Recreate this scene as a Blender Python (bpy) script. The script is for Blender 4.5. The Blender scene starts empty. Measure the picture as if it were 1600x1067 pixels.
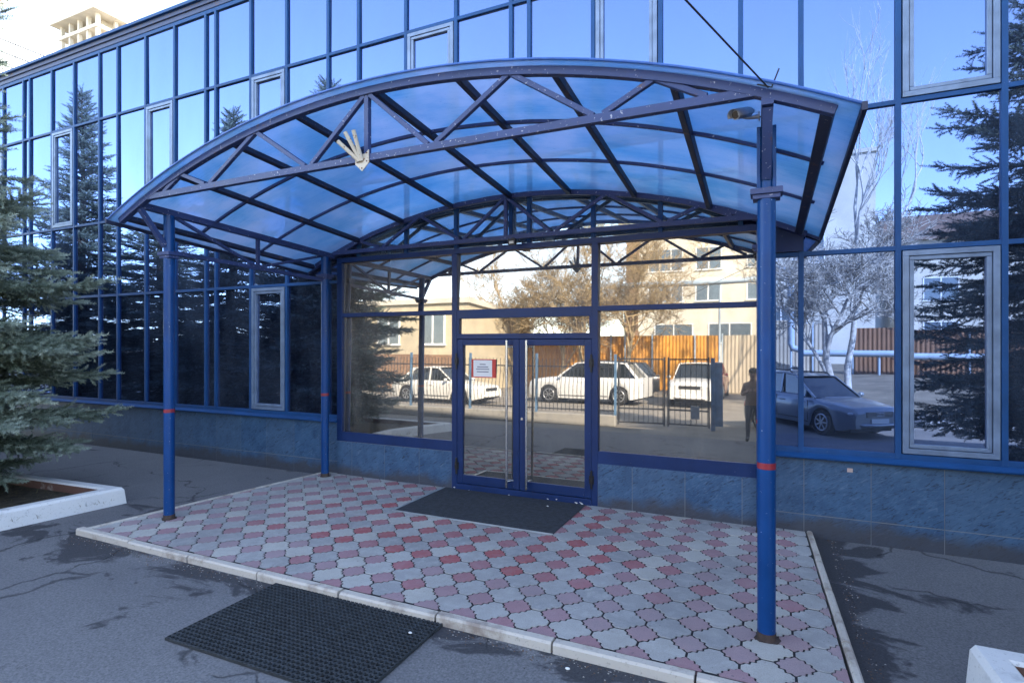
import bpy, math, random
import numpy as np
from mathutils import Vector, Matrix, noise as mnoise
R = math.radians
random.seed(7)
rng = np.random.default_rng(11)
SC = bpy.context.scene
COL = SC.collection

# ------------------------------------------------------------------ camera, world, sun, exposure
cd = bpy.data.cameras.new('camera'); cam = bpy.data.objects.new('camera', cd); COL.objects.link(cam)
cam.location = (0, -6.7, 2.0); cam.rotation_euler = (R(90), 0, R(24.7))
cd.lens = 36 * 870 / 1600; cd.sensor_width = 36; cd.shift_y = 3.5 / 1600
cd.clip_start = 0.05; cd.clip_end = 2000
SC.camera = cam
SUN_EL, SUN_AZ = 34.0, 48.0          # azimuth from +Y towards +X
w = bpy.data.worlds.new('World'); SC.world = w; w.use_nodes = True
wn = w.node_tree.nodes; wl = w.node_tree.links
sky = wn.new('ShaderNodeTexSky'); sky.sky_type = 'NISHITA'; sky.sun_disc = False
sky.sun_elevation = R(SUN_EL); sky.sun_rotation = R(SUN_AZ)
sky.air_density = 0.85; sky.dust_density = 0.0; sky.ozone_density = 1.0
bg = wn['Background']; bg.inputs['Strength'].default_value = 0.135
hs = wn.new('ShaderNodeHueSaturation'); hs.inputs['Saturation'].default_value = 0.78
wl.new(sky.outputs[0], hs.inputs['Color']); wl.new(hs.outputs[0], bg.inputs[0])
sd = bpy.data.lights.new('sun', 'SUN'); so = bpy.data.objects.new('sun', sd); COL.objects.link(so)
sd.energy = 2.9; sd.angle = R(0.5); sd.color = (1.0, 0.93, 0.82)
sdir = Vector((math.cos(R(SUN_EL)) * math.sin(R(SUN_AZ)), math.cos(R(SUN_EL)) * math.cos(R(SUN_AZ)), math.sin(R(SUN_EL))))
so.rotation_euler = (-sdir).to_track_quat('-Z', 'Y').to_euler()
so.location = (20, 20, 40)
SC.view_settings.view_transform = 'Standard'; SC.view_settings.look = 'None'
SC.view_settings.exposure = 3.0; SC.view_settings.gamma = 1
try:
    SC.cycles.max_bounces = 9; SC.cycles.glossy_bounces = 4; SC.cycles.transmission_bounces = 6
    SC.cycles.transparent_max_bounces = 10; SC.cycles.diffuse_bounces = 4
    SC.cycles.caustics_reflective = False; SC.cycles.caustics_refractive = False
    SC.cycles.sample_clamp_indirect = 6.0
except Exception: pass

# ------------------------------------------------------------------ object helpers
def tag(o, label=None, cat=None, group=None, kind=None):
    if label: o['label'] = label
    if cat: o['category'] = cat
    if group: o['group'] = group
    if kind: o['kind'] = kind
    return o
def empty(name, loc=(0, 0, 0), rz=0.0):
    o = bpy.data.objects.new(name, None); COL.objects.link(o)
    o.location = loc; o.rotation_euler = (0, 0, rz); o.empty_display_size = 0.2
    return o
def thing(name, label, cat, loc=(0, 0, 0), rz=0.0, group=None):
    return tag(empty(name, loc, rz), label, cat, group)
def kids(o): return [c for c in bpy.data.objects if c.parent == o]
def copy_tree(o, parent=None):
    c = o.copy(); COL.objects.link(c); c.parent = parent
    for ch in kids(o): copy_tree(ch, c)
    return c

class MB:
    """collects shapes, then links them as ONE mesh object"""
    def __init__(s): s.v = []; s.f = []; s.m = []; s.sm = []
    def add(s, vs, fs, mi=0, smooth=False):
        b = len(s.v); s.v += [tuple(p) for p in vs]
        for f in fs:
            s.f.append([b + i for i in f]); s.m.append(mi); s.sm.append(smooth)
    def box(s, x0, x1, y0, y1, z0, z1, mi=0):
        s.add([(x, y, z) for z in (z0, z1) for y in (y0, y1) for x in (x0, x1)],
              [(0, 2, 3, 1), (4, 5, 7, 6), (0, 1, 5, 4), (2, 6, 7, 3), (0, 4, 6, 2), (1, 3, 7, 5)], mi)
    def bar(s, p, q, wd, ht, up=(0, 0, 1), mi=0, ch=0.0):
        """box beam from p to q; wd across, ht along up; chamfered edges when ch>0"""
        p = Vector(p); q = Vector(q); d = (q - p).normalized(); up = Vector(up)
        sx = d.cross(up)
        if sx.length < 1e-5: sx = d.cross(Vector((0, 1, 0)))
        sx.normalize(); uz = sx.cross(d).normalized()
        a, b = wd / 2, ht / 2
        if ch > 0: pr = [(-a + ch, -b), (a - ch, -b), (a, -b + ch), (a, b - ch), (a - ch, b), (-a + ch, b), (-a, b - ch), (-a, -b + ch)]
        else: pr = [(-a, -b), (a, -b), (a, b), (-a, b)]
        n = len(pr); vs = []
        for e in (p, q):
            for (u, t) in pr: vs.append(e + sx * u + uz * t)
        fs = [(i, (i + 1) % n, n + (i + 1) % n, n + i) for i in range(n)]
        fs += [tuple(range(n))[::-1], tuple(range(n, 2 * n))]
        s.add(vs, fs, mi)
    def path(s, pts, rads, n=8, mi=0, caps=True, smooth=True):
        """tube along points"""
        pts = [Vector(p) for p in pts]
        if not hasattr(rads, '__len__'): rads = [rads] * len(pts)
        vs = []; ref = None
        for i, p in enumerate(pts):
            d = (pts[min(i + 1, len(pts) - 1)] - pts[max(i - 1, 0)]).normalized()
            if ref is None:
                ref = Vector((0, 0, 1)) if abs(d.z) < 0.9 else Vector((1, 0, 0))
            a = (ref - d * ref.dot(d)).normalized(); b = d.cross(a); ref = a
            for k in range(n):
                t = 2 * math.pi * k / n
                vs.append(p + (a * math.cos(t) + b * math.sin(t)) * rads[i])
        fs = []
        for i in range(len(pts) - 1):
            for k in range(n):
                fs.append((i * n + k, i * n + (k + 1) % n, (i + 1) * n + (k + 1) % n, (i + 1) * n + k))
        s.add(vs, fs, mi, smooth)
        if caps:
            s.add(vs[:n], [tuple(range(n))[::-1]], mi); s.add(vs[-n:], [tuple(range(n))], mi)
    def cyl(s, p, q, r, n=20, mi=0, r2=None, smooth=True): s.path([p, q], [r, r if r2 is None else r2], n, mi, True, smooth)
    def prism(s, poly, z0, z1, mi=0, M=None):
        n = len(poly)
        vs = [Vector((x, y, z0)) for x, y in poly] + [Vector((x, y, z1)) for x, y in poly]
        if M is not None: vs = [M @ p for p in vs]
        s.add(vs, [(i, (i + 1) % n, n + (i + 1) % n, n + i) for i in range(n)] + [tuple(range(n))[::-1], tuple(range(n, 2 * n))], mi)
    def ring(s, M, R_, r_, n=24, k=6, mi=0):
        vs = []; fs = []
        for i in range(n):
            a = 2 * math.pi * i / n
            for j in range(k):
                b = 2 * math.pi * j / k
                vs.append(M @ Vector(((R_ + r_ * math.cos(b)) * math.cos(a), (R_ + r_ * math.cos(b)) * math.sin(a), r_ * math.sin(b))))
        for i in range(n):
            for j in range(k):
                fs.append((i * k + j, ((i + 1) % n) * k + j, ((i + 1) % n) * k + (j + 1) % k, i * k + (j + 1) % k))
        s.add(vs, fs, mi, True)
    def ball(s, c, r, n=12, m=8, mi=0, sc=(1, 1, 1)):
        vs = []; fs = []
        for j in range(m + 1):
            t = math.pi * j / m
            for i in range(n):
                a = 2 * math.pi * i / n
                vs.append((c[0] + r * sc[0] * math.sin(t) * math.cos(a), c[1] + r * sc[1] * math.sin(t) * math.sin(a), c[2] + r * sc[2] * math.cos(t)))
        for j in range(m):
            for i in range(n):
                fs.append((j * n + i, (j + 1) * n + i, (j + 1) * n + (i + 1) % n, j * n + (i + 1) % n))
        s.add(vs, fs, mi, True)
    def build(s, name, mats, parent=None, bevel=0.0):
        me = bpy.data.meshes.new(name); me.from_pydata(s.v, [], s.f)
        if not isinstance(mats, (list, tuple)): mats = [mats]
        for m in mats: me.materials.append(m)
        me.polygons.foreach_set('material_index', s.m); me.polygons.foreach_set('use_smooth', s.sm)
        me.update()
        o = bpy.data.objects.new(name, me); COL.objects.link(o)
        if parent: o.parent = parent
        if bevel > 0:
            b = o.modifiers.new('bevel', 'BEVEL'); b.width = bevel; b.segments = 2; b.limit_method = 'ANGLE'
        return o

# ------------------------------------------------------------------ material helpers
class NT:
    def __init__(s, name):
        s.m = bpy.data.materials.new(name); s.m.use_nodes = True
        s.n = s.m.node_tree.nodes; s.l = s.m.node_tree.links
        s.b = s.n['Principled BSDF']; s.out = s.n['Material Output']; s._c = None
    def new(s, t, **kw):
        o = s.n.new(t)
        for k, v in kw.items(): setattr(o, k, v)
        return o
    def co(s, scale=(1, 1, 1), rot=(0, 0, 0), loc=(0, 0, 0), gen='Object'):
        if s._c is None: s._c = s.new('ShaderNodeTexCoord')
        mp = s.new('ShaderNodeMapping'); mp.inputs['Scale'].default_value = scale
        mp.inputs['Rotation'].default_value = rot; mp.inputs['Location'].default_value = loc
        s.l.new(s._c.outputs[gen], mp.inputs[0]); return mp.outputs[0]
    def noise(s, scale, co=None, detail=4, rough=0.55, dist=0.0):
        t = s.new('ShaderNodeTexNoise'); t.inputs['Scale'].default_value = scale
        t.inputs['Detail'].default_value = detail; t.inputs['Roughness'].default_value = rough
        t.inputs['Distortion'].default_value = dist
        s.l.new(co if co is not None else s.co(), t.inputs['Vector']); return t.outputs['Fac']
    def ramp(s, fac, stops):
        r = s.new('ShaderNodeValToRGB'); e = r.color_ramp.elements
        while len(e) < len(stops): e.new(0.5)
        for i, (p, c) in enumerate(stops):
            e[i].position = p; e[i].color = (c, c, c, 1) if not hasattr(c, '__len__') else (*c, 1)
        s.l.new(fac, r.inputs[0]); return r.outputs[0]
    def mix(s, fac, a, b, mode='MIX'):
        m = s.new('ShaderNodeMix', data_type='RGBA', blend_type=mode)
        for sock, v in ((m.inputs['Factor'], fac), (m.inputs['A'], a), (m.inputs['B'], b)):
            if hasattr(v, 'is_linked'): s.l.new(v, sock)
            elif hasattr(v, '__len__'): sock.default_value = (*v, 1)
            else: sock.default_value = v
        return m.outputs['Result']
    def math(s, op, a, b=0.0, c=None, clamp=False):
        m = s.new('ShaderNodeMath', operation=op, use_clamp=clamp)
        for i, v in enumerate((a, b, c)):
            if v is None: continue
            if hasattr(v, 'is_linked'): s.l.new(v, m.inputs[i])
            else: m.inputs[i].default_value = v
        return m.outputs[0]
    def xyz(s):
        q = s.new('ShaderNodeSeparateXYZ'); s.l.new(s.co(), q.inputs[0]); return q.outputs
    def bump(s, h, strength=0.3, dist=0.01):
        b = s.new('ShaderNodeBump'); b.inputs['Strength'].default_value = strength; b.inputs['Distance'].default_value = dist
        s.l.new(h, b.inputs['Height']); return b.outputs[0]
    def set(s, col=None, rough=None, metal=None, spec=None, normal=None, coat=None):
        for k, v in (('Base Color', col), ('Roughness', rough), ('Metallic', metal), ('Specular IOR Level', spec), ('Normal', normal), ('Coat Weight', coat)):
            if v is None: continue
            if hasattr(v, 'is_linked'): s.l.new(v, s.b.inputs[k])
            elif hasattr(v, '__len__'): s.b.inputs[k].default_value = (*v, 1)
            else: s.b.inputs[k].default_value = v
        return s.m

def plain(name, col, rough=0.6, metal=0.0, var=0.12, vs=6.0, bump=0.0, spec=0.5, coat=0.0):
    t = NT(name); c2 = tuple(max(0, x * (1 - var)) for x in col); c3 = tuple(min(1, x * (1 + var)) for x in col)
    n = t.noise(vs, detail=6)
    col_ = t.mix(t.ramp(n, [(0.3, 0.0), (0.7, 1.0)]), c2, c3)
    nm = t.bump(t.noise(vs * 12, detail=3), bump, 0.004) if bump else None
    return t.set(col_, rough, metal, spec, nm, coat)

def painted(name, col, rough=0.4, chip=0.64, chipcol=(0.45, 0.46, 0.5), rust=0.0, spec=0.5, chipscale=55):
    """weathered enamel: slight tone changes, scratches and flecks, optional rust spots"""
    t = NT(name); n = t.noise(3.0, detail=5)
    c = t.mix(t.ramp(n, [(0.3, 0.0), (0.7, 1.0)]), tuple(x * 0.82 for x in col), tuple(x * 1.15 for x in col))
    f = t.noise(chipscale, t.co((1, 1, 1)), detail=3)
    c = t.mix(t.ramp(f, [(chip, 0.0), (chip + 0.04, 1.0)]), c, chipcol)
    if rust > 0:
        g = t.noise(7.0, t.co(loc=(3, 5, 1)), detail=7, rough=0.7)
        c = t.mix(t.ramp(g, [(0.66 - rust * 0.1, 0.0), (0.74 - rust * 0.1, 1.0)]), c, (0.10, 0.05, 0.03))
    r = t.math('MULTIPLY_ADD', n, 0.3, rough - 0.12)
    return t.set(c, r, 0, spec, t.bump(t.noise(90, detail=2), 0.08, 0.002))

def glass_mat(name, tint, refl, body, rough=0.006, wave=0.0004, wscale=1.1, dirt=0.05, haze=0.0, hazecol=(.2, .2, .2)):
    """coated glazing: mirror film over a dark interior, slight waviness and dust"""
    t = NT(name)
    nm = t.bump(t.noise(wscale, detail=1, rough=0.4), 1.0, wave)
    gl = t.new('ShaderNodeBsdfGlossy'); gl.inputs['Color'].default_value = (*tint, 1); gl.inputs['Roughness'].default_value = rough
    t.l.new(nm, gl.inputs['Normal'])
    di = t.new('ShaderNodeBsdfDiffuse')
    d = t.noise(2.3, t.co((1, 1, 0.35)), detail=8, rough=0.65)
    t.l.new(t.mix(t.ramp(d, [(0.35, 0.0), (0.8, 1.0)]), body, tuple(b + dirt for b in body)), di.inputs['Color'])
    lw = t.new('ShaderNodeLayerWeight'); lw.inputs['Blend'].default_value = 0.32
    fac = t.math('MULTIPLY_ADD', lw.outputs['Fresnel'], 0.55, refl, True)
    mx = t.new('ShaderNodeMixShader'); t.l.new(fac, mx.inputs[0]); t.l.new(di.outputs[0], mx.inputs[1]); t.l.new(gl.outputs[0], mx.inputs[2])
    # uneven film of dust over the pane
    hz = t.noise(0.55, t.co((1, 1, 0.6), loc=(2, 7, 3)), detail=5, rough=0.6); fd = t.noise(4.0, t.co((1, 1, 0.25)), detail=6)
    hf = t.math('MULTIPLY', t.math('MULTIPLY_ADD', t.ramp(fd, [(0.4, 0.0), (0.8, 1.0)]), 0.5, t.ramp(hz, [(0.42, 0.0), (0.72, 1.0)])), haze)
    dd = t.new('ShaderNodeBsdfDiffuse'); dd.inputs['Color'].default_value = (*hazecol, 1)
    m2 = t.new('ShaderNodeMixShader'); t.l.new(hf, m2.inputs[0]); t.l.new(mx.outputs[0], m2.inputs[1]); t.l.new(dd.outputs[0], m2.inputs[2])
    t.l.new(m2.outputs[0], t.out.inputs['Surface']); return t.m

M = {}
M['frame'] = painted('blue_frame_paint', (0.010, 0.062, 0.190), 0.50, chip=0.71, chipcol=(0.12, 0.17, 0.27), spec=0.3)
M['frame_deep'] = painted('deep_blue_frame_paint', (0.006, 0.026, 0.105), 0.40, chip=0.72, chipcol=(0.25, 0.26, 0.32), spec=0.35)
M['steel'] = painted('canopy_steel_paint', (0.026, 0.046, 0.140), 0.48, chip=0.655, chipcol=(0.30, 0.31, 0.38), rust=0.25, chipscale=42)
M['steel_dark'] = painted('canopy_rib_paint', (0.014, 0.020, 0.052), 0.5, chip=0.68, chipcol=(0.25, 0.2, 0.16), rust=0.75)
M['post'] = painted('post_enamel', (0.002, 0.045, 0.175), 0.36, chip=0.70, chipcol=(0.35, 0.4, 0.5), spec=0.28)
M['alu'] = plain('weathered_casement_aluminium', (0.165, 0.225, 0.335), 0.42, 0.15, 0.25, 5.0, 0.1)
M['chrome'] = plain('brushed_steel', (0.55, 0.56, 0.58), 0.25, 1.0, 0.1, 30)
M['black'] = plain('black_plastic', (0.012, 0.012, 0.014), 0.45)
M['rubber'] = plain('black_rubber', (0.020, 0.024, 0.028), 0.72, 0, 0.4, 14, 0.3)
M['tape'] = plain('red_tape', (0.26, 0.018, 0.03), 0.5)
M['glass'] = glass_mat('blue_mirror_glass', (0.212, 0.305, 0.56), 0.66, (0.004, 0.009, 0.028), wave=0.00055, wscale=0.95, dirt=0.012, haze=0.16, hazecol=(0.16, 0.21, 0.30))
M['glass_entr'] = glass_mat('entrance_mirror_glass', (0.66, 0.61, 0.535), 0.62, (0.02, 0.022, 0.026), wave=0.00095, wscale=0.85, dirt=0.04, haze=0.34, hazecol=(0.30, 0.285, 0.265), rough=0.016)
M['glass_tym'] = glass_mat('pale_blue_glass', (0.72, 0.88, 1.0), 0.62, (0.03, 0.06, 0.10), wave=0.0004, haze=0.35, hazecol=(0.25, 0.36, 0.46))
M['white'] = plain('white_paint', (0.72, 0.72, 0.70), 0.6, 0, 0.08, 5, 0.1)
M['rust'] = plain('rusty_steel', (0.12, 0.055, 0.03), 0.8, 0, 0.4, 10, 0.3)
M['cream_paint'] = painted('flaking_cream_paint', (0.50, 0.45, 0.37), 0.6, chip=0.62, chipcol=(0.25, 0.12, 0.06), rust=0.3)
M['foot_rust'] = plain('dark_foot_rust', (0.055, 0.036, 0.030), 0.85, 0, 0.5, 14, 0.3)
M['grey_shell'] = plain('camera_housing_paint', (0.28, 0.31, 0.36), 0.4, 0.2, 0.15, 9)
M['lens'] = plain('dark_lens_glass', (0.02, 0.012, 0.01), 0.08)
M['paper'] = plain('white_paper', (0.78, 0.76, 0.74), 0.7, 0, 0.03)
M['ink'] = plain('grey_print', (0.16, 0.16, 0.2), 0.7)
M['red_paper'] = plain('red_card', (0.55, 0.05, 0.035), 0.6)
M['mat_fabric'] = plain('door_mat_pile', (0.030, 0.034, 0.042), 0.95, 0, 0.35, 20, 0.8)
M['alu_strip'] = plain('mat_edge_strip', (0.45, 0.48, 0.5), 0.4, 0.6)

def mk_asphalt():
    t = NT('asphalt'); x, y, z = t.xyz()
    fine = t.noise(58, detail=5, rough=0.8); mid = t.noise(2.2, detail=7, rough=0.6); big = t.noise(0.5, detail=4)
    c = t.mix(t.ramp(fine, [(0.34, 0.0), (0.62, 1.0)]), (0.092, 0.092, 0.097), (0.215, 0.210, 0.215))
    c = t.mix(t.ramp(fine, [(0.66, 0.0), (0.72, 0.8)]), c, (0.46, 0.46, 0.46))
    c = t.mix(t.math('MULTIPLY', t.ramp(mid, [(0.3, 0.0), (0.75, 1.0)]), 0.5), c, t.mix(0.35, c, (0.035, 0.036, 0.042)))
    c = t.mix(t.math('MULTIPLY', t.ramp(big, [(0.4, 0.0), (0.65, 1.0)]), 0.35), c, (0.10, 0.10, 0.112))
    # damp stains hugging the kerbs and running across
    st = t.noise(1.15, t.co((1, 1.5, 1), loc=(4.2, 1.3, 0)), detail=7, rough=0.62, dist=0.7)
    d1 = t.math('ABSOLUTE', t.math('ADD', y, 3.33)); near = t.ramp(d1, [(0.0, 1.0), (0.65, 0.0)])
    near = t.math('MULTIPLY', near, t.math('LESS_THAN', x, 0.6))
    d2 = t.math('SUBTRACT', x, 0.52); near2 = t.math('MULTIPLY', t.ramp(d2, [(0.0, 1.0), (0.55, 0.0)]), t.math('GREATER_THAN', x, 0.4))
    near2 = t.math('MULTIPLY', near2, t.math('GREATER_THAN', y, -4.0))
    m = t.math('ADD', st, t.math('MULTIPLY', t.math('ADD', near, near2), 0.20))
    c = t.mix(t.math('MULTIPLY', t.ramp(m, [(0.625, 0.0), (0.672, 1.0)]), 0.74), c, (0.018, 0.018, 0.023))
    # cracks
    v = t.new('ShaderNodeTexVoronoi', feature='DISTANCE_TO_EDGE'); v.inputs['Scale'].default_value = 0.62
    nv = t.new('ShaderNodeTexNoise'); nv.inputs['Scale'].default_value = 2.4; nv.inputs['Detail'].default_value = 6; t.l.new(t.co(), nv.inputs['Vector'])
    va = t.new('ShaderNodeVectorMath', operation='MULTIPLY_ADD'); t.l.new(nv.outputs['Color'], va.inputs[0]); va.inputs[1].default_value = (0.55, 0.55, 0); t.l.new(t.co(), va.inputs[2])
    t.l.new(va.outputs[0], v.inputs['Vector'])
    ck = t.math('MULTIPLY', t.ramp(v.outputs['Distance'], [(0.002, 1.0), (0.009, 0.0)]), t.ramp(t.noise(0.8, t.co(loc=(9, 2, 0))), [(0.47, 0.0), (0.53, 1.0)]))
    c = t.mix(t.math('MULTIPLY', ck, 0.7), c, (0.014, 0.014, 0.017))
    h = t.math('SUBTRACT', fine, t.math('MULTIPLY', ck, 2.0))
    return t.set(c, 0.86, 0, 0.3, t.bump(h, 0.5, 0.006))
M['asphalt'] = mk_asphalt()
def mk_tile(name, cols, flake):
    t = NT(name); a = t.new('ShaderNodeAttribute', attribute_name='tint')
    c = t.ramp(a.outputs['Fac'], [(i / (len(cols) - 1), q) for i, q in enumerate(cols)])
    n = t.noise(9, detail=8, rough=0.65, dist=0.5)
    c = t.mix(t.math('MULTIPLY', t.ramp(n, [(0.45, 0.0), (0.72, 1.0)]), 0.5), c, flake)
    g = t.noise(0.9, detail=6, rough=0.65); c = t.mix(t.ramp(g, [(0.35, 0.28), (0.60, 0.0)]), c, (0.16, 0.155, 0.15))
    k = t.noise(28, t.co(loc=(7, 1, 0)), detail=4); c = t.mix(t.ramp(k, [(0.66, 0.0), (0.74, 0.7)]), c, (0.10, 0.095, 0.10))
    f = t.noise(160, detail=2)
    c = t.mix(t.ramp(f, [(0.3, 0.25), (0.6, 0.0)]), c, (0.06, 0.06, 0.07))
    return t.set(c, 0.85, 0, 0.3, t.bump(t.math('ADD', f, t.math('MULTIPLY', n, 1.5)), 0.35, 0.004))
M['tile_grey'] = mk_tile('grey_paver', [(0.32, 0.315, 0.315), (0.38, 0.37, 0.36), (0.43, 0.415, 0.39), (0.48, 0.455, 0.41)], (0.55, 0.535, 0.51))
M['tile_red'] = mk_tile('red_paver', [(0.36, 0.27, 0.285), (0.36, 0.22, 0.24), (0.37, 0.16, 0.175), (0.39, 0.105, 0.11)], (0.42, 0.29, 0.305))
M['joint'] = plain('joint_sand', (0.012, 0.012, 0.016), 0.95)
def mk_kerb(name, base, dirt, thr=0.55):
    t = NT(name); n = t.noise(3.5, detail=8, rough=0.68); f = t.noise(45, detail=4)
    c = t.mix(t.ramp(n, [(thr, 0.0), (thr + 0.16, 1.0)]), base, dirt)
    c = t.mix(t.ramp(f, [(0.6, 0.0), (0.72, 0.7)]), c, tuple(x * 0.5 for x in base))
    return t.set(c, 0.85, 0, 0.3, t.bump(t.math('ADD', n, f), 0.4, 0.006))
M['kerb'] = mk_kerb('worn_kerb_concrete', (0.50, 0.455, 0.40), (0.27, 0.22, 0.185), 0.50)
M['kerb_white'] = mk_kerb('whitewashed_kerb', (0.66, 0.66, 0.66), (0.42, 0.42, 0.43), 0.56)
M['kerb_inner'] = mk_kerb('bare_kerb_side', (0.16, 0.09, 0.075), (0.45, 0.42, 0.4), 0.60)
def mk_stone():
    t = NT('plinth_stone')
    mp = t.new('ShaderNodeMapping'); mp.inputs['Scale'].default_value = (6.5, 6.5, 1.5); t.l.new(t.co(rot=(0, R(-58), 0)), mp.inputs[0])
    s1 = t.noise(7, mp.outputs[0], detail=5, rough=0.62, dist=1.6)
    s2 = t.noise(5, t.co((1, 1, 1)), detail=5)
    c = t.mix(t.ramp(s2, [(0.3, 0.0), (0.7, 1.0)]), (0.026, 0.072, 0.155), (0.055, 0.125, 0.235))
    c = t.mix(t.ramp(s1, [(0.56, 0.0), (0.68, 0.6)]), c, (0.15, 0.21, 0.29))
    ri = t.new('ShaderNodeNewGeometry'); c = t.mix(t.math('MULTIPLY', ri.outputs['Random Per Island'], 0.45), c, (0.075, 0.125, 0.20))
    c = t.mix(t.ramp(s1, [(0.34, 0.8), (0.45, 0.0)]), c, (0.014, 0.022, 0.040))
    z = t.xyz()[2]
    low = t.math('SUBTRACT', t.math('MULTIPLY', t.noise(3, detail=5), 0.36), z)
    c = t.mix(t.ramp(low, [(0.0, 0.0), (0.12, 0.75)]), c, (0.060, 0.052, 0.050))   # splashed mud along the foot
    return t.set(c, 0.42, 0, 0.45, t.bump(s1, 0.25, 0.003))
M['stone'] = mk_stone()
M['grout'] = plain('tile_grout', (0.20, 0.21, 0.22), 0.9)
def mk_sheet():
    t = NT('blue_polycarbonate')
    fl = t.noise(1.0, t.co((2.2, 75, 2.2)), detail=4, rough=0.6)
    st = t.noise(1.3, t.co((1.0, 1.6, 1)), detail=6, rough=0.6)
    c = t.mix(t.ramp(fl, [(0.36, 0.0), (0.62, 1.0)]), (0.29, 0.53, 0.71), (0.41, 0.62, 0.79))
    c = t.mix(t.math('MULTIPLY', t.ramp(st, [(0.36, 0.0), (0.60, 1.0)]), 0.85), c, (0.70, 0.73, 0.85))
    sp = t.noise(26, t.co((1, 2.5, 1), loc=(5, 2, 0)), detail=6, rough=0.7)
    c = t.mix(t.ramp(sp, [(0.62, 0.0), (0.72, 0.6)]), c, (0.09, 0.16, 0.27))
    wr = t.noise(0.45, t.co(loc=(1, 4, 0)), detail=3); c = t.mix(t.math('MULTIPLY', t.ramp(wr, [(0.35, 1.0), (0.55, 0.0)]), 0.5), c, (0.20, 0.44, 0.68))
    tl = t.new('ShaderNodeBsdfTranslucent'); t.l.new(c, tl.inputs['Color'])
    tp = t.new('ShaderNodeBsdfTransparent'); t.l.new(t.mix(0.5, c, (0.25, 0.48, 0.74)), tp.inputs['Color'])
    df = t.new('ShaderNodeBsdfDiffuse'); t.l.new(c, df.inputs['Color'])
    gl = t.new('ShaderNodeBsdfGlossy'); gl.inputs['Roughness'].default_value = 0.22
    t.l.new(t.bump(fl, 0.4, 0.002), gl.inputs['Normal'])
    a = t.new('ShaderNodeMixShader'); a.inputs[0].default_value = 0.42; t.l.new(tl.outputs[0], a.inputs[1]); t.l.new(tp.outputs[0], a.inputs[2])
    b = t.new('ShaderNodeMixShader'); b.inputs[0].default_value = 0.14; t.l.new(a.outputs[0], b.inputs[1]); t.l.new(df.outputs[0], b.inputs[2])
    g = t.new('ShaderNodeMixShader'); g.inputs[0].default_value = 0.07; t.l.new(b.outputs[0], g.inputs[1]); t.l.new(gl.outputs[0], g.inputs[2])
    t.l.new(g.outputs[0], t.out.inputs['Surface']); return t.m
M['sheet'] = mk_sheet()
def mk_needles():
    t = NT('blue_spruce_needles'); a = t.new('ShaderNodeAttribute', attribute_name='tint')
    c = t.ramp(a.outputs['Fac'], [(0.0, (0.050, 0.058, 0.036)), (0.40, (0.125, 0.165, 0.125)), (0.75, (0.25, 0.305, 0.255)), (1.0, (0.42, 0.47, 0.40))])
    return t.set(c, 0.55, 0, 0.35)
M['needles'] = mk_needles()
M['bark'] = plain('spruce_bark', (0.070, 0.050, 0.038), 0.9, 0, 0.4, 8, 0.6)
M['bark_bare'] = plain('pale_bark', (0.47, 0.43, 0.37), 0.9, 0, 0.4, 6, 0.6)
M['twig'] = plain('dry_twig', (0.36, 0.27, 0.155), 0.9, 0, 0.3, 3)
M['birch'] = plain('white_bark', (0.55, 0.53, 0.49), 0.8, 0, 0.35, 7, 0.4)
M['limewash'] = plain('limewash', (0.7, 0.7, 0.68), 0.9)
M['soil'] = plain('soil_and_dry_grass', (0.055, 0.045, 0.030), 0.95, 0, 0.6, 9, 1.0)
M['verge'] = plain('dusty_verge', (0.20, 0.165, 0.115), 0.95, 0, 0.35, 1.2, 0.8)
M['yard'] = plain('dusty_yard_surface', (0.20, 0.18, 0.155), 0.92, 0, 0.25, 0.8, 0.4)

# ------------------------------------------------------------------ ground
def sheet(name, pts, z, mat):
    b = MB(); b.add([(x, y, z) for x, y in pts], [tuple(range(len(pts)))]); return tag(b.build(name, mat), kind='structure')
AZ = -0.055
sheet('terrain', [(-900, -900), (900, -900), (900, 900), (-900, 900)], AZ - 0.05, M['verge'])
sheet('asphalt_yard', [(-45, -7.2), (30, -7.2), (30, 0.6), (-45, 0.6)], AZ, M['asphalt'])
sheet('street', [(-45, -17.5), (30, -12.0), (30, -7.2), (-45, -7.2)], AZ - 0.004, M['yard'])
sheet('street_far', [(-45, -26), (1.2, -26), (1.2, -14.1), (-45, -17.5)], AZ - 0.008, M['yard'])

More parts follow.
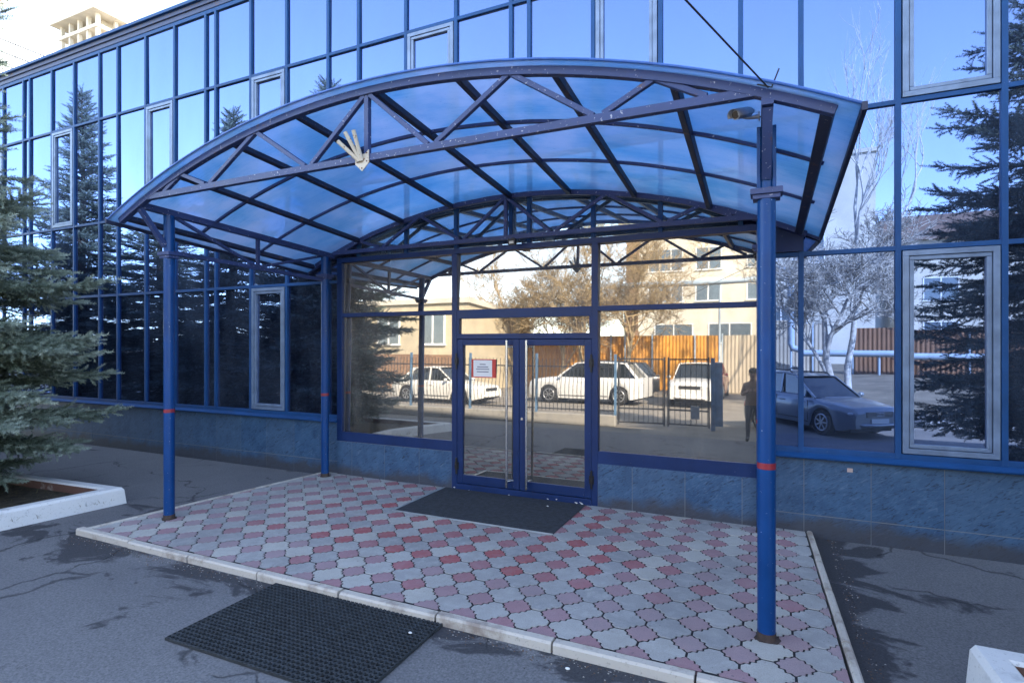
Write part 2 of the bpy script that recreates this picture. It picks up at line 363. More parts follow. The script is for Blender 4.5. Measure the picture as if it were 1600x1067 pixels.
# ------------------------------------------------------------------ paving of the entrance apron
PAVE = [(-6.66, -3.13), (0.455, -3.13), (0.36, 0.12), (-6.26, 0.12)]
def clip(poly, region):
    out = poly
    n = len(region)
    for i in range(n):
        ax, ay = region[i]; bx, by = region[(i + 1) % n]
        ins = lambda p: (bx - ax) * (p[1] - ay) - (by - ay) * (p[0] - ax) >= 0
        src = out; out = []
        for k in range(len(src)):
            p = src[k]; q = src[(k + 1) % len(src)]
            a, b2 = ins(p), ins(q)
            if a: out.append(p)
            if a != b2:
                dx, dy = q[0] - p[0], q[1] - p[1]
                den = (bx - ax) * dy - (by - ay) * dx
                tt = -((bx - ax) * (p[1] - ay) - (by - ay) * (p[0] - ax)) / den
                out.append((p[0] + dx * tt, p[1] + dy * tt))
        if not out: return []
    return out
def paving():
    b = MB(); tint = []
    sx, sy, x0, y0 = 0.316, 0.295, -0.162, -2.82
    def rr(th):
        return 0.104 * (1 + 0.075 * math.cos(4 * th) + 0.088 * math.cos(12 * th))
    NQ = 16
    def put(poly, cx, cy, mi, tv, gap):
        poly = clip(poly, PAVE)
        if len(poly) < 3: return
        ar = 0.5 * abs(sum(poly[i][0] * poly[(i + 1) % len(poly)][1] - poly[(i + 1) % len(poly)][0] * poly[i][1] for i in range(len(poly))))
        if ar < 0.003: return
        gx = sum(p[0] for p in poly) / len(poly); gy = sum(p[1] for p in poly) / len(poly)
        dz = random.uniform(-0.0025, 0.0015); tx, ty = random.uniform(-.012, .012), random.uniform(-.012, .012)
        def rng_(k, z): return [(gx + (p[0] - gx) * k, gy + (p[1] - gy) * k, z + dz + (p[0] - gx) * tx + (p[1] - gy) * ty) for p in poly]
        n = len(poly); vs = rng_(gap - 0.02, 0.0) + rng_(gap, -0.0025) + rng_(gap, -0.03)
        fs = [tuple(range(n))] + [(r * n + i, (r + 1) * n + i, (r + 1) * n + (i + 1) % n, r * n + (i + 1) % n) for r in (0, 1) for i in range(n)]
        b.add(vs, fs, mi); tint.extend([tv] * len(vs))
    for i in range(-23, 4):
        for j in range(-3, 13):
            cx, cy = x0 + i * sx, y0 + j * sy
            poly = [(cx + rr(2 * math.pi * k / 64) * math.cos(2 * math.pi * k / 64), cy + rr(2 * math.pi * k / 64) * math.sin(2 * math.pi * k / 64)) for k in range(64)]
            vivid = math.exp(-((cx + 3.0) / 2.4) ** 2) * (1 if cy > -2.5 else 0.45) + random.uniform(-0.35, 0.3)
            put(poly, cx, cy, 1, min(1, max(0, vivid)), 0.90)
            g = []
            for (a, c, st) in ((0, 0, 0), (1, 0, 1), (1, 1, 2), (0, 1, 3)):     # corners, counter-clockwise
                kx, ky = cx + a * sx, cy + c * sy
                t0 = (90, 180, 270, 0)[st]
                for k in range(NQ + 1):
                    th = R(t0 - 90 * k / NQ) if st != 3 else R(360 - 90 * k / NQ)
                    if st == 3: th = R(0 - 90 * k / NQ)
                    g.append((kx + rr(th) * math.cos(th), ky + rr(th) * math.sin(th)))
            put(g, cx + sx / 2, cy + sy / 2, 0, random.random() ** 1.2, 0.95)
    o = b.build('paving', [M['tile_grey'], M['tile_red'], M['joint']])
    at = o.data.attributes.new('tint', 'FLOAT', 'POINT'); at.data.foreach_set('value', tint)
    tag(o, kind='structure')
    sheet('paving_joint_bed', PAVE, -0.0062, M['joint'])
paving()
def kerb_run(p, q, wd, z0, z1, n, name):
    b = MB(); p = Vector(p); q = Vector(q)
    for i in range(n):
        a = p.lerp(q, i / n + 0.0012); c = p.lerp(q, (i + 1) / n - 0.0012)
        off = Vector((random.uniform(-.006, .006), random.uniform(-.006, .006), random.uniform(-.004, .004)))
        zc = (z0 + z1) / 2
        b.bar((a.x + off.x, a.y + off.y, zc + off.z), (c.x + off.x, c.y + off.y, zc + off.z), wd, z1 - z0, ch=0.014)
    return tag(b.build(name, M['kerb']), kind='structure')
kerb_run((-6.78, -3.18, 0), (0.52, -3.19, 0), 0.085, -0.14, 0.012, 8, 'kerb_front')
kerb_run((-6.71, -3.14, 0), (-6.30, 0.0, 0), 0.06, -0.14, 0.004, 4, 'kerb_side')
kerb_run((0.505, -3.2, 0), (0.40, 0.04, 0), 0.055, -0.14, 0.016, 4, 'kerb_edge')

# ------------------------------------------------------------------ office building
BX0, BX1 = -22.0, 24.0
ZR = [0.84, 2.96, 4.435, 6.52, 7.88]
OFFS = [0.0, 0.262, 1.128, 1.95, 2.83, 3.43, 4.30, 5.14]
def mull_positions():
    xs = []
    for k in range(-4, 6):
        for o in OFFS: xs.append(-3.11 + 5.985 * k + o)
    return [x for x in sorted(xs) if BX0 + 0.3 < x < BX1 - 0.2]
MX = mull_positions()
VX0, VX1, VZ = -5.99, -0.06, 3.31      # the entrance bay
bld = thing('office_building', 'two storey office building faced with blue mirror glass in a dark blue grid', 'building', (0, 0, 0))
b = MB(); b.box(BX0, BX1, 0.09, 16.0, -0.3, 8.05); b.build('wall', plain('building_core', (0.03, 0.035, 0.05), 0.8), bld)
# stone plinth in separate slabs over grout
b = MB()
def slabs(x0, x1, z0, z1, y):
    x = math.floor((x0 - 0.347) / 0.609) * 0.609 + 0.347
    while x < x1:
        a, c = max(x, x0), min(x + 0.609, x1)
        if c - a > 0.02: b.box(a + 0.003, c - 0.003, y + random.uniform(0, .0015), y + 0.03, z0 + 0.003, z1 - 0.003, 0)
        x += 0.609
for (a, c, top) in ((BX0, VX0 - 0.04, 0.775), (VX1 + 0.04, BX1, 0.775)):
    b.box(a, c, 0.0035, 0.089, -0.2, top, 1)
    slabs(a, c, 0.185, top, 0.0); slabs(a, c, -0.2, 0.183, 0.0)
for (a, c, top) in ((VX0 - 0.04, -3.985, 0.51), (-1.905, VX1 + 0.04, 0.53)):
    b.box(a, c, -0.0315, 0.089, -0.2, top, 1); slabs(a, c, -0.2, top, -0.035)
b.build('plinth', [M['stone'], M['grout']], bld)
# mullions and transoms
def mull(x, z0, z1, wd=0.052, y0=0.010, y1=0.075, mat='frame'):
    m = MB(); m.box(x - wd / 2, x + wd / 2, y0, y1, z0, z1)
    m.box(x - wd / 2 - 0.006, x + wd / 2 + 0.006, y1 - 0.028, y1 - 0.004, z0, z1)      # glazing gasket flange
    return m.build('mullion', M[mat], bld, 0.004)
for x in [q for q in MX if q < 8.5]:
    if VX0 - 0.03 < x < VX1 + 0.03: mull(x, VZ, ZR[4])
    else: mull(x, ZR[0], ZR[4])
def trans(x0, x1, z, ht=0.048, y0=0.013, y1=0.074, mat='frame', name='transom'):
    m = MB(); m.box(x0, x1, y0, y1, z - ht / 2, z + ht / 2)
    return m.build(name, M[mat], bld, 0.004)
trans(BX0, VX0 - 0.045, ZR[1]); trans(VX1 + 0.045, BX1, ZR[1])
trans(BX0, BX1, ZR[2]); trans(BX0, BX1, ZR[3]); trans(BX0, BX1, ZR[4], 0.07)
trans(BX0, VX0 - 0.045, 0.865, 0.06); trans(VX1 + 0.045, BX1, 0.865, 0.06)
m = MB()
for a, c in ((BX0, VX0 - 0.045), (VX1 + 0.045, BX1)):
    m.prism([(-0.075, 0.805), (-0.07, 0.79), (-0.06, 0.785), (0.05, 0.776), (0.05, 0.84), (-0.002, 0.838)], a, c, 0,
            Matrix(((0, 0, 1, 0), (1, 0, 0, 0), (0, 1, 0, 0), (0, 0, 0, 1))))
m.build('window_sill', M['frame'], bld)
m = MB(); m.box(BX0, BX1, 0.0, 0.089, 7.915, 8.0); m.box(BX0, BX1, -0.03, 0.089, 8.0, 8.075)
m.build('fascia', painted('fascia_paint', (0.035, 0.055, 0.13), 0.5, chip=0.6, chipcol=(0.13, 0.08, 0.06), rust=0.7), bld)
m = MB(); m.box(BX0, BX1, -0.085, 16.0, 8.075, 8.135); m.build('roof_edge', M['frame'], bld, 0.008)
# panes
stuffp = MB(); npane = 0
def pane_verts(x0, x1, z0, z1, y, mb):
    ax, az = random.gauss(0, 0.0024), random.gauss(0, 0.0024)
    xc, zc = (x0 + x1) / 2, (z0 + z1) / 2
    vs = [(x, y + dy + (x - xc) * ax + (z - zc) * az, z) for dy in (0, 0.009) for z in (z0, z1) for x in (x0, x1)]
    mb.add(vs, [(0, 1, 3, 2), (4, 6, 7, 5), (0, 4, 5, 1), (2, 3, 7, 6), (0, 2, 6, 4), (1, 5, 7, 3)])
def casement(x0, x1, z0, z1):
    wf = empty('window'); wf.parent = bld
    a, c, d, e = x0 + 0.036, x1 - 0.036, z0 + 0.031, z1 - 0.031
    def rect(mb, a, c, d, e, wd, y0, y1):
        mb.box(a, c, y0, y1, d, d + wd); mb.box(a, c, y0, y1, e - wd, e)
        mb.box(a, a + wd, y0, y1, d + wd, e - wd); mb.box(c - wd, c, y0, y1, d + wd, e - wd)
    f = MB(); rect(f, a, c, d, e, 0.052, 0.004, 0.06); f.build('frame', M['alu'], wf, 0.003)
    g = MB(); rect(g, a + 0.057, c - 0.057, d + 0.057, e - 0.057, 0.040, 0.014, 0.07); g.build('sash', M['alu'], wf, 0.006)
    q = MB(); pane_verts(a + 0.096, c - 0.096, d + 0.096, e - 0.096, 0.05, q); q.build('pane', M['glass'], wf)
edges = [BX0] + MX + [BX1]
CAS = {}
for k in range(-4, 6):
    for o in (1.128, 4.30): CAS[(round(-3.11 + 5.985 * k + o, 2), 2)] = 1
for xx in (-3.11 - 5.985 + 1.128, -3.11 + 4.30): CAS[(round(xx, 2), 0)] = 1
for i in range(len(edges) - 1):
    x0, x1 = edges[i], edges[i + 1]
    for r in range(4):
        z0, z1 = ZR[r], ZR[r + 1]
        a, c = x0, x1
        if r < 2:
            top = VZ
            if z1 <= top or r == 0:
                if a >= VX0 - 0.03 and c <= VX1 + 0.03: continue
                if a < VX0 < c: c = VX0 - 0.04
                elif a < VX1 < c: a = VX1 + 0.04
            else:
                if a >= VX0 - 0.03 and c <= VX1 + 0.03: z0 = VZ
        if (round(x0, 2), r) in CAS: casement(x0, x1, z0 if r else 0.872, z1); continue
        tym = z0 == VZ
        vis = -16.6 < x0 and x1 < 3.2 and npane < 99
        q = MB() if vis else stuffp
        pane_verts(a + 0.012, c - 0.012, z0 + 0.01, z1 - 0.01, 0.045, q)
        if vis: q.build('glass_pane', M['glass_tym'] if tym else M['glass'], bld); npane += 1
tag(stuffp.build('glass_pane', M['glass'], bld), kind='stuff')
m = MB(); m.box(0.0, 0.34, -0.01, 0.04, 2.99, 3.40); m.build('spandrel_panel', M['frame_deep'], bld)
# entrance bay
fr = MB(); Y0, Y1 = -0.035, 0.075
def fbox(x0, x1, z0, z1, y0=Y0, y1=Y1): fr.box(x0, x1, y0, y1, z0, z1)
fbox(VX0 - 0.045, VX0 + 0.055, 0.51, 3.24)          # left jamb
fbox(VX1 - 0.035, VX1 + 0.045, 0.53, 3.24)
fbox(-3.985, -3.905, 0.0, 3.24); fbox(-1.985, -1.905, 0.0, 3.24)
fbox(VX0 - 0.045, VX1 + 0.045, 3.24, VZ, Y0 - 0.003)       # head
for a, c in ((VX0 + 0.055, -3.985), (-1.905, VX1 - 0.035)):
    fbox(a, c, 2.405, 2.465, Y0 + 0.003); fbox(a, c, 0.51, 0.655 if a < -4 else 0.68, Y0 + 0.002)
fbox(-3.905, -1.985, 2.345, 2.465, Y0 + 0.003); fbox(-3.905, -1.985, 2.065, 2.135, Y0 + 0.004)
fbox(-3.905, -3.875, 2.135, 2.345, Y0 + 0.004); fbox(-2.015, -1.985, 2.135, 2.345, Y0 + 0.004)
fr.build('entrance_frame', M['frame_deep'], bld, 0.003)
m = MB(); m.box(VX0 - 0.04, VX1 + 0.04, -0.075, Y0 - 0.004, 0.632, 0.648)
def entr_glass(x0, x1, z0, z1, y=0.012):
    q = MB(); ax, az = (random.gauss(0, 0.0012) if x0 < -1.95 else -0.009) * (x1 - x0), (0.033 if z1 > 2.6 else 0.0128) * (z1 - z0)
    nx, nz = 10, 10; vs = []; fs = []
    for dy in (0, 0.01):
        for j in range(nz + 1):
            for i in range(nx + 1):
                u, t = i / nx, j / nz
                vs.append((x0 + (x1 - x0) * u, y + dy + (u - .5) * ax + (t - .5) * az, z0 + (z1 - z0) * t))
    n1 = (nx + 1) * (nz + 1)
    for j in range(nz):
        for i in range(nx):
            k = j * (nx + 1) + i; fs.append((k, k + 1, k + nx + 2, k + nx + 1)); fs.append((n1 + k, n1 + k + nx + 1, n1 + k + nx + 2, n1 + k + 1))
    q.add(vs, fs, 0, True); return q.build('entrance_pane', M['glass_entr'], bld)
entr_glass(VX0 + 0.05, -3.98, 0.65, 2.41); entr_glass(VX0 + 0.05, -3.98, 2.46, 3.245)
entr_glass(-3.91, -1.98, 2.46, 3.245); entr_glass(-3.88, -2.01, 2.13, 2.35)
entr_glass(-1.91, VX1 - 0.03, 0.675, 2.41); entr_glass(-1.91, VX1 - 0.03, 2.46, 3.245)
# double door
def door(x0, x1, hinge_left):
    d = empty('door', ((x0 + x1) / 2, 0, 0)); d.parent = bld
    cx = (x0 + x1) / 2; a, c = x0 - cx, x1 - cx
    f = MB(); y0, y1 = -0.030, 0.04
    f.box(a, a + 0.088, y0, y1, 0.085, 2.058); f.box(c - 0.088, c, y0, y1, 0.085, 2.058)
    f.box(a + 0.088, c - 0.088, y0, y1, 0.085, 0.205); f.box(a + 0.088, c - 0.088, y0, y1, 1.978, 2.058)
    f.build('door_frame', M['frame_deep'], d, 0.004)
    q = MB(); q.box(a + 0.080, c - 0.080, -0.004, 0.004, 0.20, 1.985); q.v = [(x, y + 0.006 + (z - 1.09) * 0.0128, z) for x, y, z in q.v]; q.build('pane', M['glass_entr'], d)
    hx = (c - 0.145) if hinge_left else (a + 0.13)
    h = MB(); h.cyl((hx, -0.105, 0.12), (hx, -0.105, 2.045), 0.0155, 14)
    for z in (0.2, 1.96): h.cyl((hx, -0.105, z), (hx + (0.06 if hinge_left else -0.05), -0.03, z), 0.009, 10)
    h.build('handle', M['chrome'], d)
    hh = MB(); kx = a - 0.004 if hinge_left else c + 0.004
    for z in (0.32, 1.76):
        hh = MB()
        hh.cyl((kx, -0.045, z - 0.11), (kx, -0.045, z + 0.11), 0.014, 10)
        hh.box(kx - 0.03, kx + 0.03, -0.040, -0.031, z - 0.05, z + 0.05); hh.box(kx - 0.022, kx + 0.022, -0.058, -0.045, z - 0.02, z + 0.02)
        hh.build('hinge', M['black'], d)
    if not hinge_left:
        l = MB(); l.cyl((a + 0.04, -0.03, 1.02), (a + 0.04, -0.042, 1.02), 0.018, 14); l.build('lock', M['chrome'], d)
door(-3.902, -2.968, True); door(-2.962, -1.988, False)
m = MB(); m.box(-3.905, -1.985, -0.045, 0.075, -0.02, 0.078); m.build('threshold', M['frame_deep'], bld, 0.004)
# chipped paint along the door foot
m = MB()
for i in range(11):
    x = random.choice([random.uniform(-3.9, -2.0), random.uniform(-2.25, -1.93), random.uniform(-3.98, -3.7)])
    s = random.uniform(0.005, 0.017); z = random.uniform(0.0, 0.05); y = -0.0465 if x < -2.0 else -0.0365
    n = random.randint(5, 7); pl = [(x + s * random.uniform(.6, 1.4) * math.cos(6.283 * k / n), z + 0.5 * s * random.uniform(.6, 1.4) * math.sin(6.283 * k / n)) for k in range(n)]
    m.prism(pl, y - 0.001, y + 0.001, 0, Matrix(((1, 0, 0, 0), (0, 0, 1, 0), (0, 1, 0, 0), (0, 0, 0, 1))))
m.build('bare_paint_patch', M['white'], bld)

# ------------------------------------------------------------------ entrance canopy
can = thing('entrance_canopy', 'arched blue plastic canopy on steel trusses and round posts over the glass doors', 'canopy', (0, 0, 0))
YF, YB = -2.87, -0.075
XC, RA = -3.08, 8.05
def zarc(x, y, off=0.0): return 4.140 - RA + math.sqrt(RA * RA - (x - XC) ** 2) - 0.083 * (y - YF) + off
def arch(y, x0, x1, wd, z0, z1, mat, name, n=40):
    m = MB(); vs = []; fs = []
    for i in range(n + 1):
        x = x0 + (x1 - x0) * i / n; nx = (x - XC) / RA
        for (dy, dz) in ((-wd / 2, z0), (wd / 2, z0), (wd / 2, z1), (-wd / 2, z1)):
            vs.append((x + nx * dz, y + dy, zarc(x, y) + dz))
    for i in range(n):
        for k in range(4): fs.append((i * 4 + k, i * 4 + (k + 1) % 4, (i + 1) * 4 + (k + 1) % 4, (i + 1) * 4 + k))
    fs += [(3, 2, 1, 0), (n * 4, n * 4 + 1, n * 4 + 2, n * 4 + 3)]
    m.add(vs, fs); return m.build(name, mat, can, 0.004)
arch(YF, -6.56, 0.36, 0.06, -0.008, 0.056, M['steel'], 'arch')
arch(YB, -6.40, 0.36, 0.06, -0.008, 0.056, M['steel'], 'arch')
arch(-0.012, -6.66, 0.5, 0.04, 0.02, 0.085, M['steel'], 'added_gap_strip')  # added strip that blocks the bright sky sliver between sheet edge and glass
for y in (-2.0, -1.08): arch(y, -6.5, 0.36, 0.036, 0.022, 0.055, M['steel'], 'rib')
PX = [-6.50, -5.60, -4.80, -3.965, -3.065, -2.245, -1.42, -0.575, 0.33]
for i, x in enumerate(PX):
    m = MB(); nx = (x - XC) / RA
    xb = x + (0.06 if x < -3 else -0.03) * abs(x - XC) / 3.4
    wd = 0.075 if i == 8 else 0.055
    m.bar((x, YF + 0.032, zarc(x, YF, 0.022)), (xb, YB - 0.032, zarc(xb, YB, 0.022)), wd, 0.062, (nx, 0, 1), 0, 0.004)
    m.build('purlin', M['steel_dark'], can)
# roof sheet (double skin) and its edge trims
def sheet_mesh():
    m = MB(); nx, ny = 48, 8; vs = []; fs = []
    xs0, xs1, ys0, ys1 = -6.66, 0.50, -2.97, -0.03
    for s_ in (0.060, 0.068):
        for j in range(ny + 1):
            for i in range(nx + 1):
                x = xs0 + (xs1 - xs0) * i / nx; y = ys0 + (ys1 - ys0) * j / ny
                sag = 0.004 * math.sin(i * 1.9) * math.sin(j * 1.3)
                vs.append((x, y, zarc(x, y, s_ + sag)))
    n1 = (nx + 1) * (ny + 1)
    for j in range(ny):
        for i in range(nx):
            k = j * (nx + 1) + i
            fs.append((k, k + nx + 1, k + nx + 2, k + 1))
    m.add(vs[:n1], fs, 0, True)
    return m.build('roof_sheet', M['sheet'], can)
rs = sheet_mesh()
sl = rs.modifiers.new('thickness', 'SOLIDIFY'); sl.thickness = 0.010; sl.offset = 1; sl.use_rim = True
m = MB()
m.path([(x, -2.968, zarc(x, -2.968, 0.062)) for x in np.linspace(-6.66, 0.5, 50)], 0.011, 8)
m.build('edge_trim', plain('blue_trim', (0.02, 0.09, 0.33), 0.35, 0, 0.2, 8), can)
for x in (-6.655, 0.50):
    m = MB(); m.bar((x, -2.985, zarc(x, -2.985, 0.045)), (x, -0.03, zarc(x, -0.03, 0.045)), 0.03, 0.05, (0, 0, 1), 0, 0.004); m.build('edge_trim', M['steel_dark'], can)
# front and rear trusses
def truss(y, dz, name):
    CHZ = lambda x: 3.578 - dz + (0.012 * (1 - ((x + 3.1) / 3.1) ** 2))
    m = MB(); pts = np.linspace(-6.22, 0.03, 12)
    for i in range(11): m.bar((pts[i], y, CHZ(pts[i])), (pts[i + 1], y, CHZ(pts[i + 1])), 0.055, 0.056, (0, 0, 1))
    m.build('bottom_chord', M['steel'], can)
    nodes = [(-5.86, 0), (-5.55, 1), (-5.15, 0), (-4.466, 1), (-3.80, 0), (-3.131, 1), (-2.475, 0), (-1.78, 1), (-1.09, 0), (-0.70, 1), (-0.33, 0)]
    for k in range(len(nodes) - 1):
        (xa, ta), (xb, tb) = nodes[k], nodes[k + 1]
        s = 0.03 if ta == 0 else -0.0
        pa = (xa + (0.035 if ta == 0 else 0.012), y + 0.002, CHZ(xa) + 0.03 if ta == 0 else zarc(xa, y, 0.006))
        pb = (xb - (0.035 if tb == 0 else 0.012), y + 0.002, CHZ(xb) + 0.03 if tb == 0 else zarc(xb, y, 0.006))
        m = MB(); m.bar(pa, pb, 0.040, 0.040, (0, 1, 0), 0, 0.003); m.build('web_brace', M['steel'], can)
    m = MB(); m.bar((-3.131, y + 0.004, CHZ(-3.131) + 0.03), (-3.131, y + 0.004, zarc(-3.131, y, 0.004)), 0.044, 0.044, (0, 1, 0)); m.build('web_brace', M['steel'], can)
truss(YF, 0.0, 'front'); truss(YB - 0.015, 0.20, 'rear')
# side beams and side trusses
def side(xf, xb, ypf, ypb):
    zt = lambda y: 3.520 - 0.066 * (y + 2.87)
    X = lambda y: xf + (xb - xf) * (y - ypf) / (ypb - ypf)
    m = MB(); m.bar((X(-2.90), -2.90, zt(-2.9)), (X(-0.08), -0.08, zt(-0.08)), 0.07, 0.075, (0, 0, 1), 0, 0.004); m.build('side_beam', M['steel'], can)
    zl = lambda y: 3.05 - 0.04 * (y + 2.54)
    m = MB(); m.bar((X(ypf), ypf, zl(ypf)), (X(ypb), ypb, zl(ypb)), 0.04, 0.05, (0, 0, 1), 0, 0.003); m.build('side_chord', M['steel'], can)
    ym = (ypf + ypb) / 2
    m = MB(); m.bar((X(ym), ym, zl(ym) + .025), (X(ym), ym, zt(ym) - .035), 0.04, 0.04, (0, 1, 0)); m.build('web_brace', M['steel'], can)
    for a, c in ((ypf + 0.06, ym - 0.03), (ypb - 0.06, ym + 0.03)):
        m = MB(); m.bar((X(a), a, zt(a) - .035), (X(c), c, zl(c) + .02), 0.035, 0.035, (0, 0, 1)); m.build('web_brace', M['steel'], can)
    m = MB(); m.bar((X(-2.87), -2.86, zt(-2.87) - .035), (X(ypf), ypf - 0.05, zl(ypf) + 0.06), 0.045, 0.06, (1, 0, 0)); m.build('web_brace', M['steel'], can)
    for y in (ypf, ypb):
        p = empty('support_post', (X(y), y, 0)); p.parent = can
        r = 0.0575; q = MB(); q.cyl((0, 0, -0.02), (0, 0, zt(y) - 0.037), r, 28); q.build('pole', M['post'], p)
        q = MB(); q.box(-0.10, 0.10, -0.075, 0.075, 3.005, 3.045); q.box(-0.085, 0.085, -0.06, 0.06, 2.975, 3.005); q.build('collar', M['steel'], p, 0.003)
        q = MB(); q.cyl((0, 0, 1.155 if xf > -3 else 1.215), (0, 0, 1.197 if xf > -3 else 1.255), r + 0.0015, 28); q.build('tape_band', M['tape'], p)
        q = MB(); n = 9; q.prism([(0.088 * math.cos(6.283 * k / n) * random.uniform(.75, 1.1), 0.088 * math.sin(6.283 * k / n) * random.uniform(.75, 1.1)) for k in range(n)], -0.01, 0.004)
        q.cyl((0, 0, 0.0), (0, 0, 0.05), r + 0.003, 28); q.build('base', M['foot_rust'], p)
        if y == ypf and xf > -3:
            q = MB()
            for s in (-1, 1): q.box(s * 0.048 - 0.012, s * 0.048 + 0.012, -0.062, 0.062, 3.046, zt(y) - 0.04)
            q.build('stiffener', M['post'], p, 0.004)
side(-6.235, -6.085, -2.545, -0.235); side(-0.01, -0.055, -2.54, -0.22)

# small fittings on the canopy
fh = thing('flag_holder', 'white three tube flag holder with rust bolted to the front truss chord', 'flag holder', (-3.158, YF - 0.034, 3.575))
m = MB(); m.prism([(-0.072, 0.045), (-0.072, -0.035), (0, -0.10), (0.072, -0.035), (0.072, 0.075), (0.03, 0.045)], -0.004, 0.004, 0, Matrix(((1, 0, 0, 0), (0, 0, 1, 0), (0, 1, 0, 0), (0, 0, 0, 1))))
m.build('plate', M['cream_paint'], fh)
for a, l in ((-46, 0.24), (-22, 0.26), (-2, 0.25)):
    d = Vector((math.sin(R(a)) * 0.9, -0.42, math.cos(R(a)))).normalized()
    m = MB(); s = Vector((0.003 + a * 0.0006, -0.008, -0.012)); e = s + d * l
    m.path([s, e], 0.0175, 14, 0, False); m.path([e, s], 0.0145, 14, 1, False); m.build('tube', [M['cream_paint'], M['rust']], fh)
m = MB()
for x, z in ((-0.05, -0.02), (0.052, 0.05), (0.052, -0.02), (0, -0.075), (-0.022, -0.005), (0.018, -0.002)): m.cyl((x, -0.003, z), (x, -0.0075, z), 0.0065, 8)
m.build('bolt', M['rust'], fh)

sc_ = thing('security_camera', 'grey bullet security camera with sunshield bracketed to the right canopy beam', 'security camera', (-0.05, -2.60, 3.53))
sc_.scale = (.72, .72, .72)
a0 = Vector((-0.045, 0.0, 0.0))
m = MB(); m.cyl((0.0, 0, 0), (-0.012, 0, 0), 0.045, 16); m.path([(-0.01, 0, 0), (-0.09, 0, -0.005), (-0.13, -0.01, 0.0)], [0.024, 0.013, 0.013], 12); m.ball((-0.132, -0.01, 0.008), 0.02); m.build('bracket', M['grey_shell'], sc_)
cdir = Vector((-0.45, -0.82, -0.32)).normalized(); cp = Vector((-0.14, -0.02, 0.04)); pb = cp - cdir * 0.10; pf = cp + cdir * 0.14
m = MB(); m.path([pb, pb + cdir * 0.01, pf], [0.034, 0.044, 0.044], 20); m.build('body', M['grey_shell'], sc_)
sh = MB(); side_v = cdir.cross(Vector((0, 0, 1))).normalized(); upv = side_v.cross(cdir); vs = []; fs = []
for i in range(11):
    t = R(-20 + 220 * i / 10)
    for q in (pb + cdir * 0.0, pf + cdir * 0.05):
        for rr in (0.052, 0.056): vs.append(q + (side_v * math.cos(t) + upv * math.sin(t)) * rr)
for i in range(10):
    k = i * 4; fs += [(k, k + 2, k + 6, k + 4), (k + 1, k + 5, k + 7, k + 3), (k + 2, k + 3, k + 7, k + 6), (k, k + 4, k + 5, k + 1)]
sh.add(vs, fs, 0, True); sh.build('sunshield', M['grey_shell'], sc_)
m = MB(); m.cyl(pf + cdir * 0.001, pf + cdir * 0.004, 0.034, 20); m.build('lens', M['lens'], sc_)
m = MB(); m.path([pb, pb + Vector((0.03, 0.01, 0.03)), pb + Vector((0.08, 0.03, 0.0)), pb + Vector((0.1, 0.04, -0.05))], 0.004, 6); m.build('lead', M['black'], sc_)

sl_ = thing('sensor_lamp', 'small black floodlight with pale face under the rear truss above the doors', 'floodlight', (-2.985, -0.20, 3.30))
m = MB(); m.box(-0.05, 0.05, -0.03, 0.03, -0.03, 0.045); m.build('body', M['black'], sl_, 0.006)
m = MB(); m.box(-0.03, 0.03, -0.034, -0.0305, -0.02, 0.012); m.build('face', plain('floodlight_face', (0.6, 0.58, 0.5), 0.3), sl_)
m = MB(); m.box(-0.018, 0.018, 0.0, 0.09, 0.045, 0.06); m.box(-0.06, -0.052, -0.01, 0.01, -0.02, 0.06); m.build('bracket', M['black'], sl_)

p0 = Vector((0.0, -2.93, 3.575)); p1 = Vector((-8.5, -27.14, 5.05)); m = MB()
m.path([p0.lerp(p1, t) - Vector((0, 0, 0.9 * t * t * (1 - t))) for t in np.linspace(0, 1, 24)], 0.0052, 6)
m.path([p0 + Vector((-0.06, 0.0, 0.03)), p0 + Vector((-0.02, -0.035, 0.0)), p0 + Vector((0.02, -0.03, -0.015)), p0 + Vector((0.06, -0.03, 0.09))], 0.005, 6)
tag(m.build('overhead_cable', M['black']), 'thin black cable running from the right canopy corner overhead towards the street', 'cable')

# notice on the door, sticker on the plinth
nt = thing('door_notice', 'white printed notice with red border taped inside the left glass door', 'notice', (-3.505, -0.002, 1.665))
m = MB(); m.box(-0.185, 0.185, -0.001, 0.001, -0.125, 0.125); m.build('border', M['red_paper'], nt)
m = MB(); m.box(-0.155, 0.130, -0.003, -0.0015, -0.112, 0.112); m.build('sheet', M['paper'], nt)
m = MB()
for z, l in ((0.055, 0.09), (0.02, 0.17), (-0.01, 0.2), (-0.045, 0.18)): m.box(-0.012 - l / 2, -0.012 + l / 2, -0.0042, -0.0032, z - 0.006, z + 0.006)
m.build('print', M['ink'], nt)
st = MB(); st.box(0.745, 0.795, -0.0035, -0.0005, 0.672, 0.712); tag(st.build('wall_sticker', plain('sticker', (0.55, 0.42, 0.38), 0.5)), 'tiny pinkish sticker on the dark stone plinth right of the post', 'sticker')

